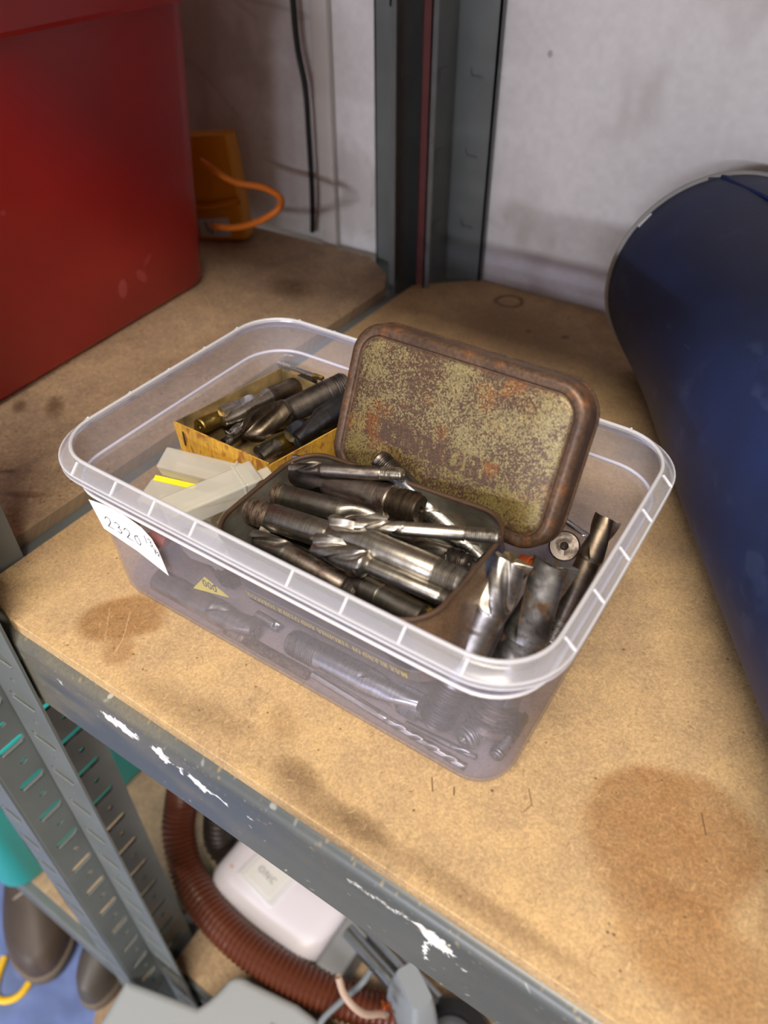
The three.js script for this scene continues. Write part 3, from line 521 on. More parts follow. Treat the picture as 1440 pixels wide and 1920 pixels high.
// more cutters filling the bottom of the tin
[[[-0.2300, 0.0690, -0.2330], [-0.1640, 0.0760, -0.2350], 0.0110, 'mid', 'grey cutter at the bottom of the tin between the two with rusty threads'], [[-0.1250, 0.0790, -0.2250], [-0.1900, 0.0740, -0.2230], 0.0120, 'dark', 'dark cutter at the bottom of the tin under the four flute one'],
 [[-0.1680, 0.0800, -0.2480], [-0.1130, 0.0850, -0.2500], 0.0120, 'mid', 'grey cutter low in the tin behind the level slim one'], [[-0.2060, 0.0740, -0.2480], [-0.1620, 0.0790, -0.2590], 0.0100, 'brown', 'brown cutter low in the tin under the thickest dark one'],
 [[-0.1420, 0.0850, -0.2330], [-0.1040, 0.0900, -0.2250], 0.0100, 'bright', 'shiny short cutter low in the right end of the tin'], [[-0.2180, 0.0690, -0.2200], [-0.1800, 0.0740, -0.2150], 0.0090, 'oil', 'oily brown cutter low in the front left of the tin'],
].forEach(([a, b, d, m, l], i) => makeCutter(i % 2 ? 'end_mill' : 'slot_drill', a, b, d, { n: 2 + i % 2, Lf: 0.42, Lt: 0.2, m, hm: m, tm: 'dark' }, l, 'milling cutters heaped in the tin'));

// ---------------------------------------------------------------- the rusty tobacco tin
const rustTex = (() => { const [c] = canvas(512, 512, (x, y) => { const a = fbm(x / 50, y / 50, 71, 4), b = fbm(x / 6, y / 6, 73, 3), o = sst(0.6, 0.75, fbm(x / 40, y / 40, 77, 4)); let k = mix3([66, 50, 42], [102, 78, 58], a); k = mix3(k, [140, 84, 42], o * 0.4); return k.map((q) => q * (0.75 + 0.5 * b)); }); return ctex(c); })();
const rustMat = std({ map: again(rustTex, 9, 9), bumpMap: again(rustTex, 9, 9), bumpScale: 0.0005, roughness: 0.46, metalness: 0.35 });
const tinInside = steelMaterial([122, 119, 110], { stainAmt: 0.7, rust: 0.1, rough: 0.5, s: 31, stain: [76, 69, 58], metal: 0.6, rep: [9, 9] });
const TIN = { a: 0.0715, b: 0.0405, r: 0.019, h: 0.046 };
{
  const t = thing('tobacco_tin', 'open rusty tobacco tin heaped with milling cutters, in the front of the tub', 'tin', V(-0.1669, 0.1026, -0.2260));
  t.rotation.set(THREE.MathUtils.degToRad(5.0), THREE.MathUtils.degToRad(-4.2), THREE.MathUtils.degToRad(8.95), 'YXZ');
  const ring = (o, y) => rrect(TIN.a + o, TIN.b + o, TIN.r + o, 10).map(([x, z]) => [x, y, z]);
  // the outside: navy printed front and ends, bare rust toward the right
  const [c, g] = canvas(2048, 192, (x, y) => {
    const b = fbm(x / 30, y / 30, 81, 4), f = fbm(x / 4, y / 4, 83, 2), u = x / 2048;
    const wear = sst(0.55, 0.7, b), navy = mix3([36, 50, 84], [48, 55, 68], sst(0.3, 0.7, fbm(x / 160, y / 50, 85, 3)));
    const brown = mix3([88, 68, 52], [118, 92, 66], b).map((q) => q * (0.8 + 0.4 * f));
    const isRight = u < 0.045 || u > 0.905;
    return isRight ? brown : mix3(navy, brown, wear * 0.5 + (f > 0.72 ? 0.3 : 0));
  });
  g.fillStyle = 'rgba(104,94,66,0.85)'; g.fillRect(96, 152, 1760, 40);
  g.strokeStyle = 'rgba(150,148,140,0.8)'; g.lineWidth = 5; g.beginPath(); g.moveTo(90, 150); g.lineTo(1860, 150); g.stroke();
  g.save(); g.translate(404, 171); g.scale(1, -1); g.fillStyle = 'rgba(255,228,110,1)'; g.font = 'bold 23px serif'; g.textAlign = 'center'; g.textBaseline = 'middle';
  g.fillText('MAX BLEND OF VIRGINIA AND OTHER TOBACCOS', 0, 0, 560); g.restore();
  const skin = loft([ring(-0.0012, 0), ring(-0.0009, -0.008), ring(-0.0012, -0.0430), ring(-0.0024, -0.0452), ring(-0.0050, -0.046)], { capB: true, crease: 0.6 });
  // wrap the print once round: u from the angle walked along the ring, v from the height
  { const p = skin.attributes.position, uv = skin.attributes.uv, n = rrect(TIN.a, TIN.b, TIN.r, 10), per = []; let s = 0; n.forEach((q, i) => { if (i) s += Math.hypot(q[0] - n[i - 1][0], q[1] - n[i - 1][1]); per.push(s); }); const tot = s + Math.hypot(n[0][0] - n.at(-1)[0], n[0][1] - n.at(-1)[1]);
    for (let i = 0; i < p.count; i++) uv.setXY(i, uv.getX(i) / tot, Math.min(1, Math.max(0, 1 + p.getY(i) / TIN.h))); }
  part(t, 'tin_body', skin, std({ map: ctex(c, true, true), roughness: 0.42, metalness: 0.05 }));
  part(t, 'tin_lining', loft([ring(-0.0016, -0.0004), ring(-0.0018, -0.0330), ring(-0.0040, -0.0350), ring(-0.03, -0.0352)], { capB: true, flip: true, crease: 0.6 }), tinInside, 'dark stained inside of the tin');
  const rimPts = rrect(TIN.a - 0.0008, TIN.b - 0.0008, TIN.r, 10).map(([x, z]) => new THREE.Vector3(x, 0, z));
  part(t, 'rolled_rim', tube(rimPts, 0.0013, 180, 10, true), rustMat);
}
{
  const t = thing('tin_cover', 'rusty gold speckled tin lid with worn lettering, leaning up at the back of the tub', 'tin lid', V(-0.1496, 0.1303, -0.2864));
  t.rotation.set(THREE.MathUtils.degToRad(65.1), THREE.MathUtils.degToRad(1.82), THREE.MathUtils.degToRad(4.94), 'YXZ');
  const A = 0.0695, B = 0.0440, Rr = 0.0185, W = 1536, H = Math.round(1536 * B / A);
  const [mask, mg] = canvas(W, H); mg.fillStyle = '#000'; mg.fillRect(0, 0, W, H); mg.fillStyle = '#fff'; mg.font = 'bold 165px serif'; mg.textBaseline = 'middle';
  mg.save(); mg.translate(215, 600); mg.rotate(0.03); mg.fillText('ERINMORE', 0, 0, 1080); mg.lineWidth = 13; mg.strokeStyle = '#fff'; mg.strokeText('ERINMORE', 0, 0, 1080); mg.restore();
  const md = mg.getImageData(0, 0, W, H).data;
  const [c] = canvas(W, H, (x, y) => {
    const u = x / W, v = y / H, big = fbm(x / 190, y / 190, 91, 4), sp = fbm(x / 8, y / 8, 93, 3), fine = fbm(x / 5, y / 5, 95, 2), org = fbm(x / 120, y / 120, 97, 4);
    const ex = Math.min(u, 1 - u) * 2 * A, ez = Math.min(v, 1 - v) * 2 * B, cx = Math.max(0, Rr - ex), cz = Math.max(0, Rr - ez), edge = (cx > 0 && cz > 0) ? Rr - Math.hypot(cx, cz) : Math.min(ex, ez);
    let brown = mix3([66, 50, 42], [94, 70, 54], fine);
    brown = mix3(brown, [150, 84, 34], sst(0.52, 0.72, org) * 0.6 * sst(0.3, 0.7, sp + 0.1));
    const gold = mix3([112, 102, 70], [152, 141, 100], fine), olive = mix3(gold, [112, 98, 46], sst(0.45, 0.8, v) * 0.6);
    let cover = sst(0.34, 0.62, sp + 0.75 * (big - 0.5));
    cover *= sst(0.0055, 0.0125, edge + 0.010 * (big - 0.5) + 0.005 * (sp - 0.5));
    if (md[(y * W + x) * 4] > 128) cover *= sst(0.56, 0.68, big * 0.35 + sp * 0.65) * 0.7;
    return mix3(brown, olive, Math.min(1, cover) * 0.92).map((q) => q * (0.82 + 0.36 * fine));
  });
  const map = ctex(c, true, false);
  const ring = (o, y) => rrect(A + o, B + o, Rr + o, 10).map(([x, z]) => [x, y, z]);
  const flat = (g) => { const p = g.attributes.position, uv = g.attributes.uv; for (let i = 0; i < p.count; i++) uv.setXY(i, p.getX(i) / (2 * A) + 0.5, 0.5 - p.getZ(i) / (2 * B)); return g; };
  const lidMat = std({ map, bumpMap: map, bumpScale: 0.0003, roughness: 0.46, metalness: 0.35 });
  part(t, 'printed_panel', flat(loft([ring(-0.0078, -0.0009), ring(-0.0085, -0.0004), ring(-0.0098, 0), ring(-0.03, 0.0004)], { capB: true, crease: 0.6 })), lidMat, 'gold speckled panel with dark worn capitals');
  part(t, 'cover_rim', (loft([ring(-0.0080, -0.0010), ring(-0.0070, -0.0009), ring(-0.0062, 0.0001), ring(-0.0042, 0.0006), ring(-0.0028, 0.0004), ring(-0.0012, -0.0006), ring(-0.0002, -0.0024), ring(0, -0.0045), ring(0, -0.0125), ring(0.0009, -0.0134), ring(0.0009, -0.0144), ring(0, -0.0150), ring(-0.0008, -0.0144), ring(-0.0008, -0.0040), ring(-0.0030, -0.0018), ring(-0.03, -0.0014)], { capB: true, flip: true, crease: 0.6 })), rustMat, 'brown rusted rim with a shiny worn edge');
}

// ---------------------------------------------------------------- the yellow cardboard box in the tub
const cardTex = (() => {
  const [c, g] = canvas(512, 512, (x, y) => { const b = fbm(x / 60, y / 60, 101, 4), f = fbm(x / 4, y / 30, 103, 3), st = sst(0.56, 0.72, fbm(x / 26, y / 50, 105, 4)); return mix3([214 * (0.85 + 0.3 * (b - 0.3)), 164 * (0.85 + 0.3 * (b - 0.3)), 52], [146, 84, 32], st * 0.7).map((q) => q * (0.85 + 0.3 * f)); });
  return ctex(c);
})();
{
  const card = std({ map: again(cardTex, 12, 12), roughness: 0.75 });
  const cardIn = std({ map: again(plainTex([120, 100, 62], 0.5, 107, 256, 8), 10, 10), roughness: 0.85 });
  const t = thing('cardboard_box', 'small open yellow cardboard box of cutters inside the tub', 'box', V(-0.288, 0, -0.307));
  const O = [-0.288, -0.307], top = [[-0.3345, -0.2622], [-0.2545, -0.2615], [-0.2365, -0.345], [-0.3190, -0.3535]], bot = [[-0.3275, -0.2640], [-0.2560, -0.2635], [-0.2410, -0.3440], [-0.3170, -0.3510]];
  const side = (i, j, y1) => {                            // one card wall with a thickness
    const a = bot[i], b = bot[j], c = top[j], d = top[i], inw = (p, k) => [p[0] + (O[0] - p[0]) * k, p[1] + (O[1] - p[1]) * k], ring = (y, p, q) => [[p[0] - O[0], y, p[1] - O[1]], [q[0] - O[0], y, q[1] - O[1]]];
    const lo = [a, b, inw(b, 0.022), inw(a, 0.022)].map(([x, z]) => [x - O[0], 0.006, z - O[1]]), hi = [d, c, inw(c, 0.022), inw(d, 0.022)].map(([x, z]) => [x - O[0], y1, z - O[1]]);
    return loft([lo, hi], { capA: true, capB: true, crease: 0.2, flip: true });
  };
  part(t, 'front_wall', side(0, 1, 0.0815), card);
  part(t, 'right_wall', side(1, 2, 0.0800), card);
  part(t, 'back_wall', side(2, 3, 0.0800), cardIn);
  part(t, 'left_wall', side(3, 0, 0.0810), cardIn, 'brown inside of the left wall');
  part(t, 'floor_panel', extrude(poly([[-0.040, 0.042], [0.033, 0.042], [0.049, -0.036], [-0.030, -0.045]].map(([x, z]) => [x, -z])), 0.001).rotateX(-Math.PI / 2).translate(0, 0.046, 0), cardIn);
  const st = rbox(0.0011, 0.011, 0.0008, 0.0003);
  part(t, 'staple', st, std({ color: 0x5a5248, metalness: 0.8, roughness: 0.5 })).position.set(-0.0385, 0.0715, 0.0452);
  part(t, 'staple', st, std({ color: 0x5a5248, metalness: 0.8, roughness: 0.5 })).position.set(0.0225, 0.0655, 0.0455);
}
// ---------------------------------------------------------------- clear plastic cutter cases
{
  const pp = phys({ color: 0xe9e7dd, transmission: 0.62, roughness: 0.28, ior: 1.45, thickness: 0 });
  const clearCase = (label, p, yaw, pitch, roll, w, h, d) => {
    const t = thing('plastic_case', label, 'plastic case', V(...p), 'milky plastic cutter cases in the tub'); t.rotation.set(pitch, yaw, roll, 'YXZ');
    const b = part(t, 'case_body', rbox(w, h, d, 0.0016), pp); b.position.y = 0;
    const c = part(t, 'case_cap', rbox(w * 0.2, h + 0.0012, d + 0.0012, 0.0016), pp); c.position.x = w * 0.5 - w * 0.07 + 0.002;
    const l = part(c, 'case_tab', rbox(0.007, 0.0016, d * 0.5, 0.0006), pp); l.position.set(w * 0.07 + 0.006, h * 0.2, d * 0.12);
    part(t, 'case_hinge', rbox(0.0015, h + 0.0018, d + 0.0018, 0.0005), pp).position.x = w * 0.36;
    return t;
  };
  const between = (label, a, b, h, d, pitch) => clearCase(label, [(a[0] + b[0]) / 2, (a[1] + b[1]) / 2, (a[2] + b[2]) / 2], -Math.atan2(b[2] - a[2], b[0] - a[0]), pitch, Math.atan2(b[1] - a[1], Math.hypot(b[0] - a[0], b[2] - a[2])), Math.hypot(b[0] - a[0], b[1] - a[1], b[2] - a[2]), h, d);
  between('milky plastic case nearest the yellow box, lying along its front', [-0.3270, 0.062, -0.2440], [-0.2700, 0.062, -0.2570], 0.019, 0.016, 0.35);
  between('milky plastic case lying slanted on the others, its hinged end by the tin', [-0.2765, 0.0770, -0.1960], [-0.2545, 0.0800, -0.2460], 0.014, 0.017, 0.15);
  between('milky plastic case at the bottom with a yellow slip on it, by the paper note', [-0.3290, 0.046, -0.2260], [-0.2800, 0.046, -0.2370], 0.018, 0.020, 0.2);
  between('milky plastic case tucked under the left end of the tin rim', [-0.2680, 0.056, -0.2040], [-0.2440, 0.060, -0.2060], 0.014, 0.016, 0.3);
  single('yellow_slip', 'bright yellow paper slip lying between the milky plastic cases', 'paper slip', rbox(0.030, 0.0014, 0.0040, 0.0006), std({ color: 0xe4d21c, roughness: 0.6 }), V(-0.3140, 0.0572, -0.2375)).rotation.set(0.35, 0.25, 0, 'YXZ');
  single('orange_stopper', 'orange plastic stopper inside the tub behind the paper note', 'stopper', lathe([[0, 0], [0.006, 0], [0.0065, 0.001], [0.0062, 0.009], [0.0055, 0.010], [0, 0.010]], 24), std({ color: 0xd8623a, roughness: 0.5 }), V(-0.2750, 0.062, -0.1950)).rotation.set(0.3, 0, 1.2);
  single('orange_stopper', 'orange plastic stopper in the left front corner of the tub', 'stopper', lathe([[0, 0], [0.006, 0], [0.0065, 0.001], [0.0062, 0.009], [0.0055, 0.010], [0, 0.010]], 24), std({ color: 0xd8623a, roughness: 0.5 }), V(-0.3125, 0.046, -0.1985)).rotation.set(0.3, 0, 1.2);
  single('red_stopper', 'red plastic stopper seen through the tub wall under the paper note', 'stopper', lathe([[0, 0], [0.005, 0], [0.0055, 0.001], [0.0052, 0.008], [0.0045, 0.009], [0, 0.009]], 24), std({ color: 0xb8323c, roughness: 0.5 }), V(-0.2950, 0.043, -0.1985)).rotation.set(0.5, 0, 1.4);
  single('orange_ring', 'orange ring on a dark rod between the tin and the round grey shank face', 'ring', lathe([[0.0038, 0], [0.0046, 0.0004], [0.0046, 0.0066], [0.0038, 0.007]], 24), std({ color: 0xc45a26, roughness: 0.5 }), V(-0.1005, 0.058, -0.2920)).rotation.set(0.5, 0, -1.2);
  // yellow printed packet in front of the tin's left corner
  const [c, g] = canvas(256, 128); g.fillStyle = '#e6cf3c'; g.fillRect(0, 0, 256, 128); g.fillStyle = '#3c3a34'; g.font = 'bold 60px sans-serif'; g.fillText('000', 84, 64);
  const lg = new THREE.ExtrudeGeometry(poly([[-0.0150, -0.0085], [0.0140, 0.0010], [-0.0030, 0.0075]]), { depth: 0.0005, bevelEnabled: false }), lp = lg.attributes.position, luv = [];
  for (let i = 0; i < lp.count; i++) luv.push((lp.getX(i) + 0.015) / 0.029, (lp.getY(i) + 0.0085) / 0.016);
  lg.setAttribute('uv', new THREE.Float32BufferAttribute(luv, 2));
  single('yellow_packet', 'yellow printed packet corner seen through the tub wall beside the tin', 'packet', lg, std({ map: ctex(c, true, false), roughness: 0.6 }), V(-0.2420, 0.0450, -0.1900));
}

// ---------------------------------------------------------------- things around the tub
{ // the big red box
  const [c, g] = canvas(512, 512, (x, y) => { const k = 0.94 + 0.12 * (fbm(x / 80, y / 80, 111, 4) - 0.5); return [172 * k, 26 * k, 26 * k]; });
  for (const [x, y, rx, ry, a, o] of [[330, 440, 7, 15, 0.1, 0.32], [362, 436, 6, 13, -0.4, 0.26], [376, 415, 4, 10, 0.8, 0.2], [206, 262, 3, 4, 0, 0.2], [96, 462, 14, 6, 0.3, 0.18], [60, 490, 7, 4, 0, 0.2]]) { g.fillStyle = `rgba(230,170,190,${o})`; g.beginPath(); g.ellipse(x, y, rx, ry, a, 0, 7); g.fill(); }
  const map = ctex(c, true, false);
  const t = thing('red_box', 'big red plastic storage box on the left shelf', 'storage box', V(-0.80, 0, -0.355));
  // walls flare upward: half sizes at the foot and at the top
  const R = (y, o) => rrect(0.222 + 0.050 * y + o, 0.190 + 0.06 * y + o, 0.030 + o * 0.5, 8).map(([x, z]) => [x, y, z]);
  const body = loft([R(0.0005, -0.010), R(0.002, -0.004), R(0.008, 0), R(0.150, 0.0005), R(0.262, 0.001)], { capA: true, crease: 0.8 });
  { const p = body.attributes.position, uv = body.attributes.uv; for (let i = 0; i < p.count; i++) uv.setXY(i, 0.5 - p.getZ(i) / 0.42, p.getY(i) / 0.30); }
  part(t, 'box_body', body, phys({ map, roughness: 0.36, clearcoat: 0.25, clearcoatRoughness: 0.35 }));
  part(t, 'box_lid', loft([R(0.262, -0.002), R(0.258, 0.008), R(0.262, 0.012), R(0.300, 0.012), R(0.306, 0.006), R(0.308, -0.004)], { capB: true, crease: 0.5 }), phys({ color: 0xb01c1c, roughness: 0.36, clearcoat: 0.25, clearcoatRoughness: 0.35 }));
  t.rotation.y = 0.075;
}
{ // orange thing behind it
  const t = thing('orange_case', 'orange plastic case standing behind the red box', 'case', V(-0.668, 0, -0.652));
  const org = std({ color: 0xd88a14, roughness: 0.45 });
  const b = part(t, 'case_body', rbox(0.085, 0.116, 0.028, 0.004, 0, 0.058, 0), org);
  part(t, 'case_ridge', tube([[-0.03, 0.045, 0.016], [0.0, 0.040, 0.018], [0.043, 0.046, 0.016]], 0.004, 20, 8), org);
  part(t, 'case_disc', new THREE.CylinderGeometry(0.026, 0.026, 0.004, 32).rotateX(Math.PI / 2).translate(-0.012, 0.072, 0.0145), org);
  const [c, g] = canvas(128, 96); g.fillStyle = '#c9c5c4'; g.fillRect(0, 0, 128, 96); g.strokeStyle = '#55504e'; g.lineWidth = 7; g.beginPath(); g.moveTo(30, 20); g.lineTo(40, 70); g.moveTo(62, 16); g.lineTo(50, 80); g.moveTo(78, 22); g.lineTo(84, 66); g.stroke();
  part(t, 'case_label', rbox(0.040, 0.022, 0.0008, 0.0003, 0.004, 0.016, 0.0146), std({ map: ctex(c, true, false), roughness: 0.7 }), 'grey sticker with dark marks');
  t.rotation.set(-0.06, 0.35, 0.12);
  single('orange_cable', 'orange cable looping out to the right from the orange case', 'cable', tube([V(-0.625, 0.108, -0.600), V(-0.585, 0.094, -0.602), V(-0.545, 0.092, -0.608), V(-0.522, 0.086, -0.604), V(-0.520, 0.080, -0.596), V(-0.540, 0.066, -0.590), V(-0.575, 0.052, -0.588), V(-0.610, 0.046, -0.588)], 0.0034, 60, 10), std({ color: 0xd9761c, roughness: 0.5 }));
}
{ // the blue bag: a soft round bag lying along the right of the tub
  const fabTex = (() => { const [c, g] = canvas(1024, 1024, (x, y) => { const b = fbm(x / 120, y / 120, 121, 4), w = ((x + y) & 1) * 0.05, f = fbm(x / 4, y / 4, 123, 2), d = sst(0.64, 0.8, fbm(x / 46, y / 70, 125, 4)); const k = 0.84 + 0.3 * (b - 0.5) + 0.12 * (f - 0.5) + w; return mix3([27 * k, 44 * k, 90 * k], [80, 88, 112], d * 0.28); });
    for (let i = 0; i < 60; i++) { g.strokeStyle = `rgba(${rnd() < 0.5 ? '150,160,190' : '14,20,44'},${rr(0.08, 0.3)})`; g.lineWidth = rr(1, 4); const x = rnd() * 1024, y = rnd() * 1024; g.beginPath(); g.moveTo(x, y); g.lineTo(x + rr(-40, 40), y + rr(-40, 40)); g.stroke(); }
    return ctex(c); })();
  const fab = std({ map: again(fabTex, 3.2, 3.2), bumpMap: again(fabTex, 3.2, 3.2), bumpScale: 0.0006, roughness: 0.58 });
  const t = thing('blue_bag', 'blue fabric bag with white piping lying beside the tub', 'bag', V(-0.1009, 0, -0.6522)); t.rotation.y = 0.5474;
  const R0 = 0.0857, Lb = 0.62, rings = [], N = 64;
  const prof = [[-0.004, 0.25], [-0.008, 0.62], [-0.005, 0.90], [0.0, 0.985], [0.004, 1.0], [0.03, 1.0], [0.07, 0.985], [0.12, 0.985], [0.18, 1.0], [0.26, 1.01], [0.36, 1.02], [0.46, 1.02], [0.56, 1.01], [0.60, 0.97], [0.615, 0.85], [0.62, 0.5]];
  for (const [z, k] of prof) {
    const ring = [];
    for (let i = 0; i < N; i++) { const a = i / N * Math.PI * 2, fold = 1 + 0.020 * (fbm(z * 14 + 3, a * 2.2, 131, 3) - 0.5) * sst(0.01, 0.05, z) + 0.012 * Math.sin(a * 3 + z * 9) * sst(0.02, 0.1, z); const x = R0 * k * fold * Math.cos(a), y = Math.max(0.0006, R0 + R0 * k * fold * Math.sin(a)); ring.push([x, y, z]); }
    rings.push(ring);
  }
  part(t, 'bag_body', loft(rings, { capA: true, capB: true, crease: 1.0, flip: true }), fab);
  const circ = (z, r, n = 72) => Array.from({ length: n }, (_, i) => new THREE.Vector3(r * Math.cos(i / n * 6.28318), Math.max(0.002, R0 + r * Math.sin(i / n * 6.28318)), z));
  part(t, 'piping', tube(circ(0.0, R0 * 1.0), 0.0022, 160, 8, true), std({ color: 0x9a9894, roughness: 0.7 }));
  part(t, 'seam', tube([[-0.018, R0 * 1.985, 0.004], [0.004, R0 * 2.0, 0.07], [0.016, R0 * 1.985, 0.13], [0.024, R0 * 1.965, 0.20]], 0.0012, 40, 6), std({ color: 0x14245a, roughness: 0.8 }));
  part(t, 'pull_tab', rbox(0.030, 0.0025, 0.008, 0.001, -0.012, R0 * 1.955, 0.001), std({ color: 0x3a4150, roughness: 0.8 }), 'grey woven tab on the piping');
  const m = part(t, 'paint_mark', rbox(0.003, 0.013, 0.0012, 0.0005), std({ color: 0xd5d3cf, roughness: 0.8 })); m.position.set(-R0 * 0.80, R0 * 1.60, 0.006); m.rotation.set(0, 0, -0.7);
}

// ---------------------------------------------------------------- below the shelf
const ribbed = (pts, r, pitch, mat, name, label, cat) => {   // corrugated hose: a swept ring whose radius swells at each rib
  const curve = new THREE.CatmullRomCurve3(pts.map((p) => V(...p))), len = curve.getLength(), n = Math.round(len / pitch) * 4, fr = curve.computeFrenetFrames(n, false), rings = [];
  for (let i = 0; i <= n; i++) { const c = curve.getPointAt(i / n), q = r * (i % 4 === 0 ? 0.86 : i % 4 === 2 ? 1.0 : 0.96), ring = []; for (let k = 0; k < 20; k++) { const a = k / 20 * Math.PI * 2; ring.push(c.clone().addScaledVector(fr.normals[i], q * Math.cos(a)).addScaledVector(fr.binormals[i], q * Math.sin(a)).toArray()); } rings.push(ring); }
  return single(name, label, cat, loft(rings, { crease: 0.9, flip: true }), mat);
};
ribbed([[-0.478, -0.46, -0.30], [-0.475, -0.500, -0.279], [-0.475, -0.545, -0.257], [-0.463, -0.575, -0.232], [-0.4334, -0.600, -0.2095], [-0.3872, -0.605, -0.1928], [-0.328, -0.605, -0.1839], [-0.2697, -0.605, -0.1864], [-0.2099, -0.610, -0.1973], [-0.1573, -0.620, -0.2157], [-0.1103, -0.635, -0.2423]], 0.0215, 0.0066, std({ color: 0x5c2e1c, roughness: 0.34 }), 'vacuum_hose', 'reddish brown ribbed hose curving over the lower shelf', 'hose');
ribbed([[-0.446, -0.520, -0.33], [-0.446, -0.550, -0.305], [-0.440, -0.585, -0.278], [-0.428, -0.620, -0.262], [-0.390, -0.638, -0.262]], 0.020, 0.0066, std({ color: 0x2c2422, roughness: 0.45 }), 'black_hose', 'short black ribbed hose behind the reddish brown hose', 'hose');
{ // white canister
  const t = thing('white_canister', 'white plastic canister with a clear label window, under the shelf', 'canister', V(-0.322, -0.66, -0.254));
  const white = std({ color: 0xdcd8e2, roughness: 0.4 });
  const R = (o, y) => rrect(0.086 + o, 0.046 + o, 0.026 + o * 0.5, 8).map(([x, z]) => [x, y, z]);
  part(t, 'canister_body', loft([R(-0.004, 0.001), R(0, 0.006), R(0, 0.042), R(-0.002, 0.055), R(-0.007, 0.062), R(-0.014, 0.0655), R(-0.024, 0.067)], { capA: true, capB: true, crease: 0.8, flip: true }), white);
  part(t, 'end_bracket', rbox(0.034, 0.058, 0.070, 0.006, 0.103, 0.030, 0.004), std({ color: 0x85888c, roughness: 0.45 }), 'grey plastic end of the canister');
  const [c, g] = canvas(160, 224); g.fillStyle = '#d9d8d6'; g.fillRect(0, 0, 160, 224); g.fillStyle = '#e2c9a2'; g.fillRect(20, 10, 110, 70); g.fillStyle = '#c48c5a'; g.fillRect(60, 34, 30, 30); g.fillStyle = '#9a9a9c'; g.font = 'bold 46px sans-serif'; g.save(); g.translate(80, 150); g.fillText('ONC', -52, 16); g.restore();
  const pl = part(t, 'label_frame', rbox(0.048, 0.004, 0.052, 0.002), std({ color: 0xd4d4d8, roughness: 0.25 })); pl.position.set(-0.018, 0.0675, -0.010); pl.rotation.y = -0.12; pl.scale.set(1.3, 1, 1.2);
  const q = rbox(0.036, 0.002, 0.044, 0.0008); planarUV(q, -0.018, 0.018, -0.022, 0.022); const lab = part(pl, 'label_window', q, std({ map: ctex(c, true, false), roughness: 0.3 })); lab.position.set(0, 0.0017, 0);
  part(t, 'red_mark', rbox(0.016, 0.0006, 0.004, 0.0002, -0.058, 0.0666, 0.014), std({ color: 0xd0a49a, roughness: 0.6 }));
  t.rotation.y = -0.03;
}
{ // grey vacuum body in front
  const t = thing('vacuum_cleaner', 'light grey plastic machine body at the foot of the shelf post', 'vacuum cleaner', V(-0.25, -0.655, -0.06));
  const grey = std({ color: 0xa4a9ad, roughness: 0.42 });
  const sh = new THREE.Shape(); const P = [[-0.403, -0.083], [-0.317, -0.108], [-0.309, -0.122], [-0.307, -0.146], [-0.284, -0.159], [-0.227, -0.170], [-0.12, -0.170], [-0.12, 0.05], [-0.38, 0.05]].map(([x, z]) => [x + 0.25, -(z + 0.06)]);
  sh.moveTo(...P[0]); sh.lineTo(...P[1]); sh.quadraticCurveTo(...P[2], ...P[3]); sh.quadraticCurveTo(P[3][0] + 0.004, P[3][1] + 0.012, ...P[4]); sh.lineTo(...P[5]); sh.lineTo(...P[6]); sh.lineTo(...P[7]); sh.lineTo(...P[8]); sh.lineTo(...P[0]);
  part(t, 'machine_body', extrude(sh, 0.040, 0.008, 4).rotateX(-Math.PI / 2).translate(0, 0.010, 0), grey);
  part(t, 'machine_panel', rbox(0.10, 0.003, 0.05, 0.0014, 0.06, 0.0575, -0.055), std({ color: 0x989da2, roughness: 0.35 }));
}
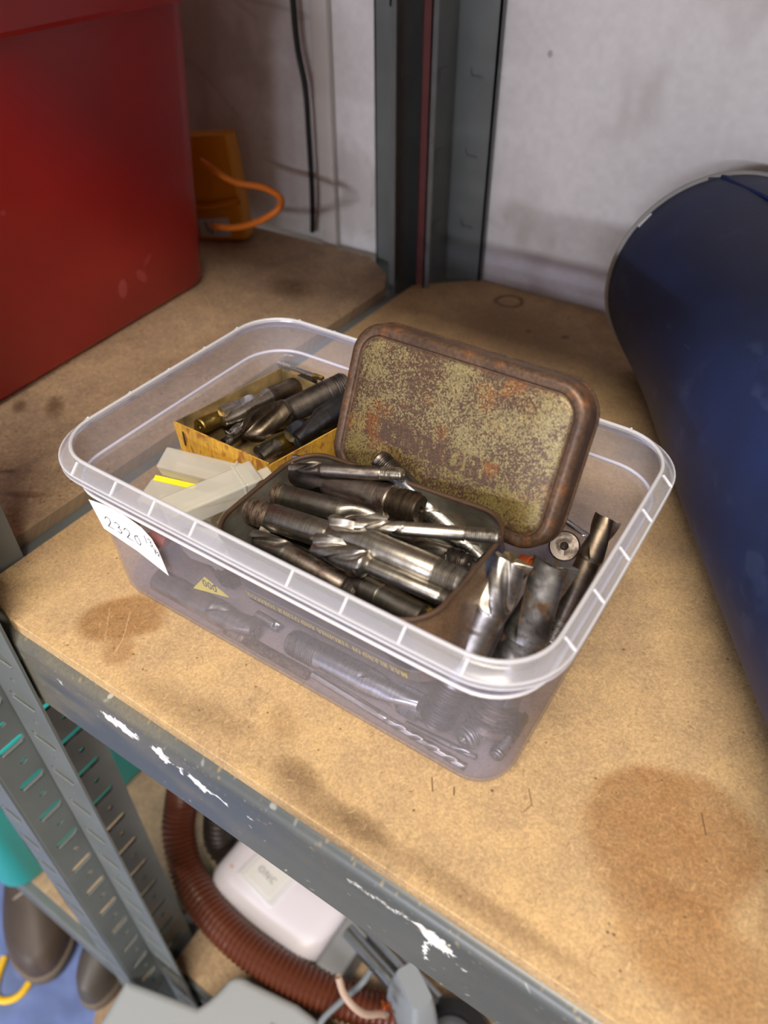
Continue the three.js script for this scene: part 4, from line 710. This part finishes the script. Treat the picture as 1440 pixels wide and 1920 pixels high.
{ // chrome pipes, grey nozzle, strap and loose cable
  for (const [i, o] of [[0, 0], [1, 0.021]]) single('steel_pipe', i ? 'bright steel pipe on the lower shelf, nearer the wall' : 'bright steel pipe on the lower shelf, nearer the front beam', 'pipe', tube([V(-0.225, -0.605, -0.262 - o), V(-0.10, -0.605, -0.236 - o)], 0.0095, 4, 24), std({ color: 0x9fa6ad, metalness: 0.9, roughness: 0.25 }));
  const t = thing('grey_nozzle', 'grey plastic nozzle standing right of the steel pipes', 'nozzle', V(-0.117, -0.66, -0.232));
  part(t, 'nozzle_body', loft([[0.030, 0], [0.034, 0.02], [0.030, 0.09], [0.024, 0.135], [0.020, 0.150]].map(([h, y]) => rrect(h, h * 0.55, h * 0.25, 5).map(([x, z]) => [x, y, z])), { capA: true, capB: true, crease: 0.6, flip: true }), std({ color: 0x8d959c, roughness: 0.45 }));
  t.rotation.y = -0.5;
  single('grey_strap', 'grey flat strap hanging down beside the white canister', 'strap', tube([V(-0.165, -0.53, -0.226), V(-0.170, -0.552, -0.215), V(-0.180, -0.560, -0.191), V(-0.190, -0.575, -0.167), V(-0.189, -0.593, -0.150)], 0.0035, 40, 8), std({ color: 0x6f7479, roughness: 0.6 }));
  single('copper_cable', 'stripped white cable with bare copper strands by the grey nozzle', 'cable', tube([V(-0.180, -0.482, -0.190), V(-0.170, -0.496, -0.184), V(-0.158, -0.505, -0.182), V(-0.146, -0.520, -0.186), V(-0.135, -0.540, -0.20), V(-0.135, -0.560, -0.205)], 0.0036, 50, 10), std({ color: 0xb59c8c, roughness: 0.5 }));
  const cu = std({ color: 0xc06a34, metalness: 0.8, roughness: 0.35 });
  const k = thing('copper_strands', 'frayed bare copper strands beside the grey nozzle', 'wire', V(-0.134, -0.54, -0.205));
  for (let i = 0; i < 9; i++) part(k, 'strand', tube([[0, 0, 0], [rr(-0.006, 0.008), rr(0.008, 0.016), rr(-0.004, 0.006)], [rr(-0.008, 0.014), rr(0.016, 0.028), rr(-0.006, 0.008)]], 0.0007, 10, 5), cu);
  const w = thing('castor_wheel', 'black wheel with a grey hub low under the front beam', 'wheel', V(-0.068, -0.660, -0.235));
  const tyre = part(w, 'tyre', lathe([[0.030, 0], [0.044, 0.004], [0.050, 0.014], [0.050, 0.034], [0.044, 0.044], [0.030, 0.048], [0.028, 0.040], [0.028, 0.008]], 40), std({ color: 0x17171a, roughness: 0.5 }));
  part(tyre, 'hub', lathe([[0, 0.002], [0.028, 0.002], [0.028, 0.036], [0.018, 0.046], [0.012, 0.050], [0, 0.051]], 32), std({ color: 0x8b8f98, roughness: 0.35, metalness: 0.3 }));
}
{ // teal crate
  const t = thing('teal_crate', 'teal plastic crate on the left lower shelf behind the post', 'crate', V(-0.765, -0.66, -0.245));
  const teal = std({ color: 0x2fb3b0, roughness: 0.45 });
  const R = (y, o) => rrect(0.150 + 0.03 * y + o, 0.168 + 0.03 * y + o, 0.030 + o * 0.5, 8).map(([x, z]) => [x, y, z]);
  part(t, 'crate_body', loft([R(0.0005, -0.008), R(0.002, -0.003), R(0.008, 0), R(0.27, 0), R(0.27, -0.004), R(0.010, -0.004)], { capA: true, capB: true, crease: 0.7, flip: true }), teal);
  part(t, 'crate_rim', loft([R(0.255, 0.001), R(0.255, 0.012), R(0.275, 0.012), R(0.275, -0.004)], { crease: 0.5, flip: true }), teal);
}
{ // floor: blue sheet, shoes, yellow cord, board
  const sheetTex = plainTex([118, 138, 196], 0.35, 141, 512, 9);
  const n = 60, g = new THREE.PlaneGeometry(0.74, 0.60, n, n).rotateX(-Math.PI / 2), p = g.attributes.position;
  for (let i = 0; i < p.count; i++) { const x = p.getX(i), z = p.getZ(i); p.setY(i, 0.002 + 0.014 * fbm(x * 9 + 40, z * 14 + 40, 143, 3) + 0.004 * fbm(x * 40 + 9, z * 40 + 9, 145, 2)); }
  g.computeVertexNormals();
  const under = new THREE.PlaneGeometry(0.74, 0.60).rotateX(Math.PI / 2).translate(0, 0.001, 0);
  single('blue_sheet', 'crumpled pale blue sheet on the floor at the lower left', 'sheet', merge([g, under]), std({ map: sheetTex, roughness: 0.5 }), V(-0.845, -0.85, 0.12));
  single('floor_board', 'bare tan board on the floor right of the blue sheet', 'board', planarUV(rbox(0.10, 0.012, 0.42, 0.002), -0.05, 0.05, -0.21, 0.21), plainBoard, V(-0.395, -0.843, 0.02)).rotation.y = 0.62;
  single('yellow_rope', 'bright yellow rope looped on the blue sheet at the lower left', 'rope', tube([V(-0.668, -0.832, -0.028), V(-0.650, -0.834, 0.000), V(-0.635, -0.834, 0.010), V(-0.623, -0.834, 0.007), V(-0.613, -0.834, -0.003), V(-0.610, -0.834, -0.014), V(-0.612, -0.834, -0.026)], 0.0050, 60, 12), std({ color: 0xf0c020, roughness: 0.5 }));
  const leather = std({ map: again(plainTex([74, 62, 54], 0.6, 151, 256, 6), 1, 1), roughness: 0.55 });
  const sole = std({ color: 0x6a5f52, roughness: 0.8 });
  // boot along local -z..+z, toe at +z
  const boot = (label, pos, yaw, k, mat) => {
    const t = thing('work_boot', label, 'boot', pos, 'pair of worn work boots'); t.rotation.y = yaw;
    const out = [[0.0, 0.030], [0.15, 0.036], [0.35, 0.034], [0.55, 0.040], [0.75, 0.047], [0.9, 0.047], [1.0, 0.040]];
    const wAt = (s) => { for (let i = 1; i < out.length; i++) if (s <= out[i][0]) { const [a, b] = out[i - 1], [c, d] = out[i]; return b + (d - b) * (s - a) / (c - a); } return 0.02; };
    const foot = (o, y, top) => Array.from({ length: 40 }, (_, i) => { const a = i / 40 * Math.PI * 2, zz = Math.cos(a) * 0.5 + 0.5, w = wAt(zz) + o; return [w * Math.sign(Math.sin(a)) * Math.pow(Math.abs(Math.sin(a)), 0.75) * k, y, ((zz - 0.5) * (0.27 + o * 2) - (top || 0)) * k]; });
    part(t, 'sole', loft([foot(0.001, 0), foot(0.004, 0.006), foot(0.004, 0.020), foot(0.001, 0.023)], { capA: true, capB: true, crease: 0.7, flip: true }), sole);
    const upperR = [foot(0.000, 0.022), foot(0.001, 0.035), foot(-0.004, 0.052), foot(-0.012, 0.064)];
    const collar = (y, w, l, z) => Array.from({ length: 40 }, (_, i) => { const a = i / 40 * Math.PI * 2; return [w * Math.sin(a) * k, y, (l * Math.cos(a) + z) * k]; });
    part(t, 'upper', loft([...upperR, collar(0.078, 0.031, 0.070, -0.045), collar(0.100, 0.031, 0.052, -0.068), collar(0.118, 0.033, 0.050, -0.072), collar(0.118, 0.028, 0.045, -0.072), collar(0.07, 0.026, 0.045, -0.070)], { capB: true, crease: 1.0, flip: true }), mat);
    for (let i = 0; i < 4; i++) part(t, 'lace', tube([[-0.026 * k, (0.060 + i * 0.007) * k, (0.050 - i * 0.022) * k], [0, (0.070 + i * 0.0075) * k, (0.046 - i * 0.022) * k], [0.026 * k, (0.060 + i * 0.007) * k, (0.050 - i * 0.022) * k]], 0.0022, 16, 6), std({ color: 0x8d8378, roughness: 0.8 }));
  };
  boot('brown work boot under the teal crate, left one of the pair', V(-0.714, -0.834, -0.130), 0.95, 1.12, leather);
  boot('dark work boot, right one of the pair on the blue sheet', V(-0.552, -0.836, -0.142), 0.42, 0.72, std({ color: 0x4a443e, roughness: 0.5 }));
}
shade(scene);
renderer.render(scene, camera);
